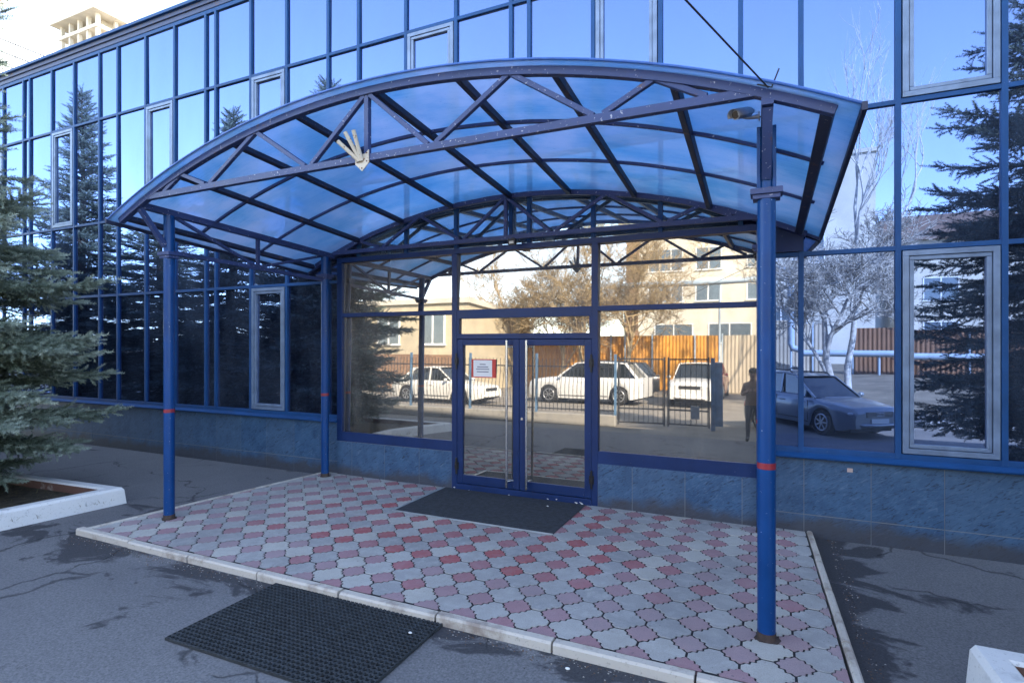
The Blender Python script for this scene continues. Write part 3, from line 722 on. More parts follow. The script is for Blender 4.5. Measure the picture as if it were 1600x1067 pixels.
# mats
dm = thing('door_mat', 'large dark textile mat lying in front of the glass doors', 'mat', (-3.07, -0.63, 0))
m = MB(); m.box(-1.0, 1.02, -0.58, 0.57, 0.0, 0.010); m.build('pile', M['mat_fabric'], dm, 0.003)
m = MB(); m.box(-1.03, -1.003, -0.60, 0.57, 0.0, 0.011); m.box(-1.003, 1.02, -0.605, -0.583, 0.0, 0.009); m.build('edge_strip', M['alu_strip'], dm)
def rubber_mat():
    nx, ny = 42, 25; W, H, T = 1.66, 0.97, 0.022
    px, py = W / nx, H / ny; m = MB(); K = 10
    for j in range(ny):
        for i in range(nx):
            cx, cy = (i + .5) * px, (j + .5) * py
            out = []
            for k in range(K):
                t = 2 * math.pi * k / K + math.pi / 4
                s = 1 / max(abs(math.cos(t)), abs(math.sin(t)))
                out.append((cx + px / 2 * s * math.cos(t), cy + py / 2 * s * math.sin(t)))
            inn = [(cx + px * 0.33 * math.cos(2 * math.pi * k / K + math.pi / 4), cy + py * 0.33 * math.sin(2 * math.pi * k / K + math.pi / 4)) for k in range(K)]
            vs = [(x, y, T - 0.004) for x, y in out] + [(x, y, T) for x, y in inn] + [(x, y, 0.002) for x, y in inn]
            m.add(vs, [(r * K + k, r * K + (k + 1) % K, (r + 1) * K + (k + 1) % K, (r + 1) * K + k) for r in (0, 1) for k in range(K)])
    for (a, b_) in (((0, 0), (W, 0)), ((W, 0), (W, H)), ((W, H), (0, H)), ((0, H), (0, 0))): m.add([(*a, 0), (*b_, 0), (*b_, T - 0.004), (*a, T - 0.004)], [(0, 1, 2, 3)])
    o = m.build('rubber_mat', M['rubber']); o.location = (-3.80, -4.20, AZ + 0.003); o.rotation_euler = (0, 0, R(0.6))
    tag(o, 'black perforated rubber ring mat lying on the asphalt before the kerb', 'mat')
rubber_mat()

# ------------------------------------------------------------------ flower beds with white kerbs
def bed(name, label, outer, ht, mode):
    o = thing(name, label, 'flower bed', (outer[0][0], outer[0][1], AZ))
    ox, oy = outer[0]
    P = [Vector((x - ox, y - oy, 0)) for x, y in outer]; n = len(P); th = 0.17
    inner = []
    for i in range(n):
        a = (P[i] - P[i - 1]).normalized(); c = (P[(i + 1) % n] - P[i]).normalized()
        na = Vector((-a.y, a.x, 0)); nc = Vector((-c.y, c.x, 0)); bis = (na + nc); bis = bis / max(0.3, bis.dot(na)) 
        inner.append(P[i] + bis * th)
    m = MB(); vs = []; 
    for i in range(n):
        p, q = P[i], inner[i]; e = (q - p)
        vs += [p, p + e * 0.10 + Vector((0, 0, ht * 0.86)), p + e * 0.22 + Vector((0, 0, ht)), q - e * 0.12 + Vector((0, 0, ht)), q + Vector((0, 0, ht - 0.02)), q + Vector((0, 0, -0.02))]
    for i in range(n):
        j = (i + 1) % n
        for k in range(5): m.add([vs[i * 6 + k], vs[j * 6 + k], vs[j * 6 + k + 1], vs[i * 6 + k + 1]], [(0, 1, 2, 3)], 1 if k == 4 else 0)
    m.build('kerb', [M['kerb_white'], M['kerb_inner']], o)
    # soil: a lumpy grid
    xs = [p.x for p in inner]; ys = [p.y for p in inner]; s = MB(); N = 40
    s.add([(p.x, p.y, 0.09) for p in inner], [tuple(range(n))]); s.build('soil', M['soil'], o)
    # scattered dead needles and dry grass blades
    g = MB()
    for _ in range(1800):
        x = random.uniform(max(min(xs), -3.0), min(max(xs), 3.2)); y = random.uniform(min(ys), max(ys)); a = random.uniform(0, 6.28); l = random.uniform(.03, .09)
        d = Vector((math.cos(a), math.sin(a), random.uniform(0, .8))) * l; sdv = Vector((-math.sin(a), math.cos(a), 0)) * 0.003; p = Vector((x, y, 0.092))
        g.add([p - sdv, p + sdv, p + d], [(0, 1, 2)])
    tag(g.build('dry_grass', plain('dry_grass_' + name, (0.13, 0.11, 0.05), 0.9, 0, 0.4, 9), o), kind='stuff')
    return o
bed('flower_bed', 'long soil bed edged by a whitewashed kerb under the left spruces', [(-7.52, -2.25), (-9.5, -2.38), (-26, -2.45), (-26, -5.45), (-7.2, -5.45), (-7.45, -4.6), (-7.66, -3.55)], 0.21, 0)
bed('flower_bed', 'soil bed with whitewashed kerb at the right below the dark spruce', [(1.06, -2.58), (1.10, -4.05), (12.0, -4.05), (12.0, -2.73)], 0.30, 0)

# ------------------------------------------------------------------ spruces
def make_sprigs():
    out = []
    for v in range(4):
        n = 62; t = np.repeat(np.linspace(0.02, 1.0, n // 2), 2) ; a = rng.uniform(0, 2 * np.pi, n)
        base = np.stack([t, np.zeros(n), np.zeros(n)], 1)
        lean = 0.42
        d = np.stack([np.full(n, lean) + 0.5 * (t > .9), np.cos(a), np.sin(a) * 0.85 + 0.22], 1); d /= np.linalg.norm(d, axis=1, keepdims=True)
        L = 0.235 * rng.uniform(.75, 1.15, n)
        side_ = np.cross(d, rng.normal(size=(n, 3))); side_ /= np.linalg.norm(side_, axis=1, keepdims=True)
        tip = base + d * L[:, None]; w_ = 0.025
        tri = np.stack([base - side_ * w_, base + side_ * w_, tip], 1)      # n,3,3 in units of sprig length
        out.append(tri)
    return out
SPR = make_sprigs()
def spruce_mesh(H, Lmax, seed, dens=1.0, bald=0.0, waist=1.0):
    r = np.random.default_rng(seed); pos = []; dirs = []; lens = []; tints = []; wood = MB()
    wood.path([(0, 0, -0.1), (0.03, 0.02, H * .35), (0.0, 0.03, H * .7), (0, 0, H)], [0.17 * H / 8, 0.12 * H / 8, 0.06 * H / 8, 0.008], 10)
    z = 0.50
    def addsprig(p, d, l, tn): pos.append(p); dirs.append(d / np.linalg.norm(d)); lens.append(l); tints.append(tn)
    az = r.uniform(0, 6.28); lay = 1.0; cnt = 0
    while z < H - 0.10:
        fr_ = z / H
        if cnt % 7 == 0: lay = r.uniform(0.84, 1.08)
        cnt += 1; az += 2.39996 + r.normal(0, .2)
        L = Lmax * (1 - fr_) ** 0.85 * (0.36 + 0.64 * min(1, z / 1.7)) * (waist if 3.7 < z < 5.7 else 1.0) * lay * r.uniform(.74, 1.10) + 0.12
        pitch = (-0.20 + 0.75 * fr_ ** 1.5) + r.normal(0, .10)
        n = 12; pts = []
        p = np.array([0.0, 0.0, z])
        h = np.array([math.cos(az), math.sin(az), 0.0]); curv = r.uniform(.35, .65)
        for i in range(n + 1):
            t = i / n
            pa = pitch - 0.30 * t + curv * t ** 3
            pts.append(p.copy()); p = p + (h * math.cos(pa) + np.array([0, 0, math.sin(pa)])) * L / n
        pts = np.array(pts)
        wood.path([tuple(q) for q in pts[::3]], [0.016 + 0.011 * L, 0.012 + 0.005 * L, 0.009, 0.006, 0.004][:len(pts[::3])], 5, 0, False)
        sidev = np.cross(h, [0, 0, 1.0])
        m = max(3, int(L / (0.074 / dens)))
        for i in range(m):
            t = min(1, 0.10 + 0.90 * (i + r.uniform(0, .6)) / m)
            q = np.array([np.interp(t * n, np.arange(n + 1), pts[:, c]) for c in range(3)])
            i0 = min(n - 1, int(t * n)); fw = pts[i0 + 1] - pts[i0]; fw /= np.linalg.norm(fw)
            bl = min(0.62, (0.14 + 0.50 * L * (1 - t) ** 0.8) * r.uniform(.65, 1.1))
            for s in (-1, 1):
                if r.random() < bald: continue
                d = fw * r.uniform(.55, .95) + sidev * s * r.uniform(.7, 1) + np.array([0, 0, r.uniform(-.5, .22)])
                d /= np.linalg.norm(d)
                ns = max(1, int(bl / 0.115)); pp = q.copy()
                for e in range(ns):
                    frac = (e + 1) / ns
                    dd = d + np.array([0, 0, -0.16 + 0.40 * frac]) + r.normal(0, .10, 3)
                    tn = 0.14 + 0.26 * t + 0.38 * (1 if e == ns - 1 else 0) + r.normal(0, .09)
                    addsprig(pp, dd, r.uniform(.13, .17), tn)
                    if e < ns - 1 and r.random() < .7:
                        sd_ = np.cross(d, [0, 0, 1.0]) * r.choice([-1, 1])
                        addsprig(pp + dd * .05, d * .7 + sd_ * .9 + r.normal(0, .12, 3) + np.array([0, 0, -.15]), r.uniform(.11, .15), tn + 0.12)
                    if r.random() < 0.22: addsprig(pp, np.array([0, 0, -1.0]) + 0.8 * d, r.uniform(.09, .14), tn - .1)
                    pp = pp + dd / np.linalg.norm(dd) * 0.11
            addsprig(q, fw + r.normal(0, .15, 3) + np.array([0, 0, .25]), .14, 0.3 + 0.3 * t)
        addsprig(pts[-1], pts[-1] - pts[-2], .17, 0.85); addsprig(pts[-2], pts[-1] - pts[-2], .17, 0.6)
        z += (0.0135 + 0.012 * fr_) * r.uniform(.6, 1.4) / dens + (0.10 * r.uniform(.5, 1.4) if cnt % 7 == 0 and fr_ < .8 else 0)
    for _ in range(10): addsprig(np.array([0, 0, H - .25 + .03 * _]), np.array([r.normal(0, .4), r.normal(0, .4), 1.0]), .16, .7)
    pos = np.array(pos); dirs = np.array(dirs); lens = np.array(lens); tints = np.clip(np.array(tints), 0, 1)
    up = np.tile([0, 0, 1.0], (len(pos), 1)); sx = np.cross(up, dirs); sx /= (np.linalg.norm(sx, axis=1, keepdims=True) + 1e-9); uz = np.cross(dirs, sx)
    B = np.stack([dirs, sx, uz], 2)              # columns
    V = []; TT = []
    which = r.integers(0, 4, len(pos))
    for v in range(4):
        id_ = np.nonzero(which == v)[0]; tri = SPR[v].reshape(-1, 3)
        vv = np.einsum('nij,kj->nki', B[id_], tri) * lens[id_][:, None, None] + pos[id_][:, None, :]
        V.append(vv.reshape(-1, 3)); TT.append(np.repeat(tints[id_], tri.shape[0]))
    V = np.concatenate(V); TT = np.concatenate(TT); nv = len(V); nf = nv // 3
    me = bpy.data.meshes.new('crown'); me.vertices.add(nv); me.vertices.foreach_set('co', V.ravel().astype(np.float32))
    me.loops.add(nv); me.loops.foreach_set('vertex_index', np.arange(nv, dtype=np.int32))
    me.polygons.add(nf); me.polygons.foreach_set('loop_start', np.arange(0, nv, 3, dtype=np.int32))
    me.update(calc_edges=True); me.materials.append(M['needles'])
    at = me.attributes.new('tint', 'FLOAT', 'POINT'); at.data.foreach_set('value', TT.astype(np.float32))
    print('spruce sprigs', len(pos), 'tris', nf)
    return me, wood
def spruce(name, label, loc, rz, H, Lmax, seed, dens=1.0, bald=0.0, waist=1.0):
    t = thing(name, label, 'tree', loc, rz, 'spruces in the white kerbed beds')
    me, wood = spruce_mesh(H, Lmax, seed, dens, bald, waist)
    c = bpy.data.objects.new('crown', me); COL.objects.link(c); c.parent = t
    wood.build('trunk', M['bark'], t); return t
spA = spruce('spruce_tree', 'big blue green spruce at the left edge, drooping boughs over the white kerb', (-9.6, -3.6, AZ + .05), R(20), 8.3, 2.62, 5, 1.05, 0.0, 0.70)
spB = spruce('spruce_tree', 'slender sunlit spruce mirrored in the glass just left of the canopy arch', (-13.35, -3.9, AZ + .05), R(80), 8.4, 2.5, 8, 0.85, 0.05)
spC = copy_tree(spB); spC.location = (-20.2, -3.8, AZ + .05); spC.rotation_euler.z = R(200); spC.scale = (1.05, 1.05, 1.22)
spC['label'] = 'tallest sunlit spruce mirrored in the far left panes above its neighbours'
spE = copy_tree(spB); spE.location = (-16.8, -4.2, AZ + .05); spE.rotation_euler.z = R(310); spE.scale = (1.3, 1.3, .78)
spE['label'] = 'low dark spruce mirrored between two taller spruces at the left'
spF = copy_tree(spA); spF.location = (-11.4, -4.5, AZ + .05); spF.rotation_euler.z = R(260); spF.scale = (.95, .95, .66)
spF['label'] = 'short bushy spruce mirrored just left of the entrance bay between taller ones'
spD = spruce('spruce_tree', 'dark spruce with long ragged boughs mirrored in the right hand panes', (4.1, -3.7, AZ + .05), R(150), 9.2, 3.0, 15, 0.78, 0.04)

# ------------------------------------------------------------------ bare trees
def bare(name, label, loc, H, seed, mats, spread=0.55, depth=6, r0=0.13, upright=0.3, rz=0, group='leafless trees across the street', lime=False, minr=.004):
    r = random.Random(seed); t = thing(name, label, 'tree', loc, rz, group); tr = MB(); br = MB()
    def grow(p, d, L, rad, lev):
        n = 4; pts = [p]; q = p.copy(); dd = d.copy()
        for i in range(n):
            dd = (dd + Vector((r.gauss(0, .11), r.gauss(0, .11), r.gauss(0, .08) + upright * .1))).normalized(); q = q + dd * L / n; pts.append(q.copy())
        (tr if lev == 0 else br).path(pts, [rad * (1 - .45 * i / n) for i in range(n + 1)], 7 if lev == 0 else (5 if lev < 3 else 3), 0, False)
        if lev >= depth: return
        k = r.choice([3, 4]) if lev < depth - 1 else r.choice([3, 4, 5])
        for c in range(k):
            f = r.uniform(.35, 1.0) if c else 1.0
            b = pts[min(n, max(1, int(round(f * n))))]
            nd = (dd * (1 - spread * .4) + Vector((r.gauss(0, spread), r.gauss(0, spread), r.gauss(upright * .4, spread * .6)))).normalized()
            grow(b, nd, L * r.uniform(.58, .80), max(minr, rad * .55), lev + 1)
    grow(Vector((0, 0, -0.1)), Vector((r.gauss(0, .06), r.gauss(0, .06), 1)), H * .34, r0, 0)
    if lime: tr.path([(0, 0, -.02), (0.0, 0, .55)], [r0 * 1.12, r0 * 1.05], 10, 1, False)
    tr.build('trunk', [mats[0], M['limewash']], t); br.build('branches', mats[1], t); return t
bare('birch_tree', 'tall white stemmed leafless tree mirrored in the panes right of the canopy', (2.9, -19.8, -.1), 14.5, 21, (M['birch'], M['birch']), .30, 5, .15, .75)
bare('bare_tree', 'tangled pale leafless tree with limewashed trunk beside the street behind the parked grey car', (2.3, -18.6, -.1), 9.6, 9, (M['bark_bare'], M['bark_bare']), .60, 7, .17, .3, rz=R(140), lime=True, minr=.013)
tb = bare('bare_tree', 'golden twiggy leafless tree mirrored above the left door leaf', (-9.8, -24.0, -.1), 11.5, 9, (M['twig'], M['twig']), .60, 7, .15, .3, minr=.011)
for lbl, loc, rz, s in (('golden leafless tree mirrored in the transom just right of the left entrance pane', (-14.0, -25.0, -.1), 100, 1.0),
                        ('golden leafless tree mirrored above the right door leaf next to the white building', (-7.9, -25.0, -.1), 215, 1.05),
                        ('lower golden leafless tree mirrored in the middle transom behind the others', (-11.8, -25.8, -.1), 300, .85)):
    c = copy_tree(tb); c.location = loc; c.rotation_euler.z = R(rz); c.scale = (s, s, s); c['label'] = lbl

# ------------------------------------------------------------------ barred yard fence and gate
M['iron'] = plain('fence_iron_paint', (0.035, 0.04, 0.05), 0.5, 0.2, 0.3, 8)
M['iron_blue'] = plain('blue_post_paint', (0.10, 0.19, 0.32), 0.5, 0, 0.3, 8)
M['concrete'] = mk_kerb('low_wall_concrete', (0.30, 0.29, 0.27), (0.16, 0.155, 0.15))
def bars(mb, p, q, z0, z1, sp=0.115, r=0.009, bulge=0.0):
    p = Vector(p); q = Vector(q); L = (q - p).length; n = int(L / sp); out = Vector((0, 1, 0))
    for i in range(n + 1):
        a = p.lerp(q, i / n)
        if bulge: mb.path([(a.x, a.y + bulge * math.sin(math.pi * min(1, max(0, (t - .1) / .6))), z0 + (z1 - z0) * t) for t in np.linspace(0, 1, 9)], r, 5, 0, False)
        else: mb.path([(a.x, a.y, z0), (a.x, a.y, z1)], r, 5, 0, False)
fe = thing('iron_fence', 'low iron bar fence on a concrete base wall mirrored in the door glass', 'fence', (-3.95, -8.35, AZ), R(-2))
m = MB(); m.box(-8.6, 0.0, -0.13, 0.13, 0, 0.30); m.build('base_wall', M['concrete'], fe, 0.015)
for a in (-8.5, -6.4, -4.3, -2.15):
    m = MB(); bars(m, (a + .05, 0, 0), (a + 2.05, 0, 0), 0.36, 1.84, bulge=0.10)
    for z in (0.42, 1.62): m.bar((a, 0, z), (a + 2.1, 0, z), 0.02, 0.035)
    m.build('panel', M['iron'], fe)
for a in (-8.53, -6.4, -4.3, -2.15, -0.02):
    m = MB(); m.box(a - .03, a + .03, -.03, .03, .3, 1.98); m.build('post', M['iron_blue'], fe)
def gate(label, x0, x1, y0, y1):
    g = thing('iron_gate', label, 'gate', (x0, y0, AZ), math.atan2(y1 - y0, x1 - x0)); L = math.hypot(x1 - x0, y1 - y0)
    m = MB(); bars(m, (.06, 0, 0), (L - .06, 0, 0), 0.10, 1.86, .12); m.build('bar_panel', M['iron'], g)
    m = MB(); m.bar((0.02, 0, .05), (.02, 0, 1.92), .045, .045, (0, 1, 0)); m.bar((L - .02, 0, .05), (L - .02, 0, 1.92), .045, .045, (0, 1, 0))
    for z in (.12, .5, 1.86): m.bar((0.0, 0, z), (L, 0, z), .04, .04)
    m.build('gate_frame', M['iron'], g); return g
gate('closed iron bar gate leaf next to the end of the base wall', -3.92, -2.68, -8.42, -8.62)
g2 = gate('outer iron bar gate leaf with letter box beside the open yard entrance', -2.62, -1.55, -8.64, -8.74)
m = MB(); m.box(.60, .82, -.05, .03, .28, .62); m.build('box', M['grey_shell'], g2)
gp = MB(); gp.box(-.05, .05, -.05, .05, 0, 1.9); gp.box(.05, .24, -.012, .012, .12, 1.78)
o = gp.build('gate_post', M['iron_blue']); o.location = (-1.47, -8.78, AZ); tag(o, 'blue grey gate post with a narrow metal panel at the yard entrance', 'post')

# ------------------------------------------------------------------ corrugated fences, gas pipe, yard behind
def corr(name, label, p, q, ht, mat, post_mat, zb=0.0):
    p = Vector(p); q = Vector(q); L = (q - p).length
    t = thing(name, label, 'fence', p, math.atan2(q.y - p.y, q.x - p.x), 'corrugated metal fences')
    n = int(L / 0.05); m = MB(); vs = []
    for i in range(n + 1):
        x = L * i / n; y = (0.0, 0.0, .035, .035)[i % 4]
        vs += [(x, y, zb), (x, y, zb + ht)]
    m.add(vs, [(2 * i, 2 * i + 2, 2 * i + 3, 2 * i + 1) for i in range(n)]); o = m.build('sheet_panel', mat, t)
    sl = o.modifiers.new('thickness', 'SOLIDIFY'); sl.thickness = 0.004
    k = 0
    while k * 2.5 < L:
        m = MB(); m.box(k * 2.5 - .04, k * 2.5 + .04, .045, .12, -.1, zb + ht + .1); m.build('post', post_mat, t); k += 1
    return t
M['orange'] = plain('orange_sheet_paint', (0.58, 0.27, 0.04), 0.5, 0, 0.35, .7)
M['beige_sheet'] = plain('beige_sheet_paint', (0.42, 0.36, 0.28), 0.5, 0, 0.15, .7)
M['brown_sheet'] = plain('brown_sheet_paint', (0.24, 0.12, 0.06), 0.5, 0, 0.2, .7)
M['pipe'] = plain('grey_blue_pipe_paint', (0.36, 0.44, 0.52), 0.5, 0, 0.12, 2)
corr('corrugated_fence', 'bright orange corrugated fence mirrored behind the parked white cars', (-14.4, -27.0, -.1), (-3.0, -27.9, -.1), 3.3, M['orange'], M['pipe'])
corr('corrugated_fence', 'beige corrugated fence mirrored right of the orange one', (-2.9, -27.9, -.1), (2.6, -28.4, -.1), 3.3, M['beige_sheet'], M['pipe'])
corr('corrugated_fence', 'brown corrugated fence with a pale pipe in front mirrored behind the leafless tree', (4.0, -28.0, .3), (18.0, -26.5, .3), 2.6, M['brown_sheet'], M['pipe'])
gpz = thing('gas_pipe', 'thick pale overhead pipe that bends down beside the beige fence', 'pipe', (0, 0, 0))
m = MB(); m.path([(-9, -27.2, 7.4), (-.5, -27.2, 7.4), (-.3, -27.2, 7.25), (-.25, -27.2, 7.0), (-.2, -27.2, 6.3), (-.1, -27.2, 6.05), (.1, -27.2, 6.0), (.75, -27.2, 6.0), (.98, -27.2, 5.9), (1.08, -27.2, 5.7), (1.1, -27.2, 5.4), (1.12, -27.2, 1.9), (1.2, -27.2, 1.65), (1.5, -27.2, 1.55), (13, -26.0, 1.55)], .17, 14); m.build('pipe_run', M['pipe'], gpz)
for x, y, h in ((-8.5, -27.2, 7.3), (-3.0, -27.2, 7.3), (1.12, -27.2, 1.8), (5.0, -26.85, 1.45), (9.5, -26.4, 1.45)):
    m = MB(); m.cyl((x, y, -.1), (x, y, h), .06, 8); m.build('stanchion', M['pipe'], gpz)
b = MB(); nx = 30; vs = []
for j, (yy, zz) in enumerate(((-14.6, -.12), (-16.5, .02), (-20, .25), (-26, .45), (-40, .6))):
    for i in range(nx + 1):
        x = 1.6 + 32 * i / nx; vs.append((x, yy - .5 * math.sin(i * .35) * (j == 0), zz + (random.uniform(-.04, .04) if j else 0)))
b.add(vs, [(j * (nx + 1) + i, j * (nx + 1) + i + 1, (j + 1) * (nx + 1) + i + 1, (j + 1) * (nx + 1) + i) for j in range(4) for i in range(nx)], 0, True)
tag(b.build('verge_bank', M['verge']), kind='structure')
k = MB(); kp = [(1.3, -13.9), (2.4, -11.4), (3.6, -10.4), (6, -10.0), (14, -10.2)]
for i in range(len(kp) - 1): k.bar((*kp[i], .05), (*kp[i + 1], .05), .16, .2)
tag(k.build('street_kerb', M['kerb_white']), kind='structure')

# ------------------------------------------------------------------ buildings across the street (seen mirrored) and far behind
M['cream'] = plain('cream_render', (0.48, 0.41, 0.29), 0.85, 0, 0.1, 1.5, .2)
M['whitewall'] = plain('white_render', (0.56, 0.52, 0.44), 0.85, 0, 0.16, .5, .2)
M['brick'] = plain('brown_brick', (0.24, 0.145, 0.09), 0.9, 0, 0.25, 6, .5)
M['roofbrown'] = plain('brown_roof_sheet', (0.17, 0.11, 0.075), 0.6, 0, 0.2, 2)
M['pvc'] = plain('white_window_frame', (0.75, 0.75, 0.74), 0.4, 0, 0.04)
M['dkglass'] = plain('house_window_glass', (0.10, 0.13, 0.16), 0.08, 0, 0.2, 2, 0, .8)
def window(parent, x, z, wd, ht, cols, y=0.0):
    f = MB(); y0, y1 = y + .0, y + .05
    f.box(x - .06, x + wd + .06, y0, y1, z - .06, z); f.box(x - .06, x + wd + .06, y0, y1, z + ht, z + ht + .06)
    for i in range(cols + 1):
        xx = x + wd * i / cols; f.box(xx - .045, xx + .045, y0, y1 - .004, z, z + ht)
    f.box(x - .12, x + wd + .12, y0, y + .12, z - .11, z - .062)
    wf = f.build('window', M['pvc'], parent)
    g = MB(); g.box(x, x + wd, y - .1, y + .02, z, z + ht); g.build('pane', M['dkglass'], wf)
def house(name, label, x0, x1, y, depth, ht, wall, wins, roof=None, extra=None):
    t = thing(name, label, 'building', (x0, y, -.1)); L = x1 - x0
    m = MB(); m.box(0, L, -depth, 0, 0, ht, 0)
    if extra: m.box(*extra, 1)
    m.build('wall', [wall, M['brick']], t)
    for (wx, wz, ww, wh, wc) in wins: window(t, wx, wz, ww, wh, wc)
    m = MB()
    if roof == 'gable':
        m.prism([(.5, ht), (-depth / 2, ht + 3.0), (-depth - .5, ht)], -.4, L + .4, 0, Matrix(((0, 0, 1, 0), (1, 0, 0, 0), (0, 1, 0, 0), (0, 0, 0, 1))))
        m.build('roof', M['roofbrown'], t)
    else:
        m.box(-.15, L + .15, -depth - .15, .15, ht, ht + .3); m.build('roof', M['whitewall'], t)
    return t
house('white_building', 'white three storey block mirrored in the upper right entrance pane', -12.2, 7.0, -42.0, 12, 16.2, M['whitewall'],
      [(1.9 + i * 4.0, z, 2.9 if i % 2 == 0 else 2.0, 1.8, 3 if i % 2 == 0 else 2) for i in range(4) for z in (11.2, 8.5)] + [(2.5 + i * 4.5, 3.3, 3.2, 1.5, 2) for i in range(3)],
      None, (-.03, 1.1, -11.5, .03, 0, 16.1))
house('cream_building', 'cream single storey house with white window mirrored in the left entrance pane', -27.0, -14.8, -19.5, 9, 5.6, M['cream'],
      [(9.4, 2.6, 1.5, 1.65, 2), (6.4, 2.6, 1.5, 1.65, 2), (2.8, 2.6, 1.5, 1.65, 2)], None, (0, 12.2, .0, .06, 0, 2.0))
house('brown_roofed_building', 'long pale building under a brown pitched roof mirrored behind the right spruce', 9.0, 34.0, -46.0, 12, 9.8, M['whitewall'],
      [(2 + i * 4.2, z, 2.2, 1.7, 2) for i in range(4) for z in (2.4, 5.8)], 'gable')
M['slab'] = plain('raw_concrete', (0.50, 0.45, 0.37), 0.9, 0, 0.12, .6)
def tower(label, x0, x1, y0, y1, levels, ground, name='unfinished_tower'):
    t = thing(name, label, 'building', ((x0 + x1) / 2, (y0 + y1) / 2, -.1)); hx, hy = (x1 - x0) / 2, (y1 - y0) / 2
    m = MB(); m.box(-hx + 1, hx - 1, -hy + 1, hy - 1, 0, ground); m.build('core', M['slab'], t)
    for k, (z, over, thk) in enumerate(levels):
        m = MB(); m.box(-hx - over, hx + over, -hy - over, hy + over, z, z + thk); m.build('floor_slab', M['slab'], t)
        if k + 1 < len(levels):
            zt = levels[k + 1][0]; m = MB(); nxc, nyc = max(2, int(hx * 2 / 2.3)), max(2, int(hy * 2 / 2.3))
            for i in range(nxc + 1):
                for yy in (-hy + .3, hy - .3): m.box(-hx + .3 + (2 * hx - .6) * i / nxc - .2, -hx + .3 + (2 * hx - .6) * i / nxc + .2, yy - .25, yy + .25, z + thk, zt)
            for i in range(1, nyc):
                for xx in (-hx + .3, hx - .3): m.box(xx - .25, xx + .25, -hy + .3 + (2 * hy - .6) * i / nyc - .2, -hy + .3 + (2 * hy - .6) * i / nyc + .2, z + thk, zt)
            m.box(-hx + 1.6, hx - 1.6, -hy + 1.6, hy - 1.6, z + thk, zt); m.build('columns', M['slab'], t)
    m = MB(); zt = levels[-1][0] + levels[-1][2]
    for i in range(7): m.box(-hx + i * 1.5, -hx + i * 1.5 + .12, -hy - .3, -hy - .1, zt, zt + random.uniform(.2, .6))
    m.build('starter_bars', M['slab'], t); return t
tower('unfinished concrete tower with stepped floor slabs rising above the roof edge', -98.2, -88.6, 41.6, 52.0, [(38.8, .2, .5), (43.6, .35, .45), (48.2, .1, .5), (50.3, .9, .9), (51.7, .3, .35)], 38.8)
tower('unfinished concrete tower cut off by the top left corner of the view', -93.0, -81.5, 16.0, 27.0, [(35.5, .8, .5), (38.6, .8, .5), (41.8, .8, .5), (45.0, .8, .5), (48.2, .8, .5)], 35.5)
wb = thing('white_block', 'white panelled block with dark seams behind the roof edge at far left', 'building', (-75, 14, -.1))
m = MB(); m.box(-14, 0, 0, 24, 0, 36.0); m.build('wall', plain('white_cladding', (0.74, 0.74, 0.73), .7, 0, .04), wb)
m = MB()
for z in np.arange(24, 36, 1.35): m.box(-.1, .03, -.02, 24.02, z, z + .15)
for y in np.arange(0, 24, 3.0): m.box(-.1, .026, y, y + .06, 20, 36)
m.build('seams', plain('dark_seam_strip', (0.025, 0.028, 0.035), .8), wb)

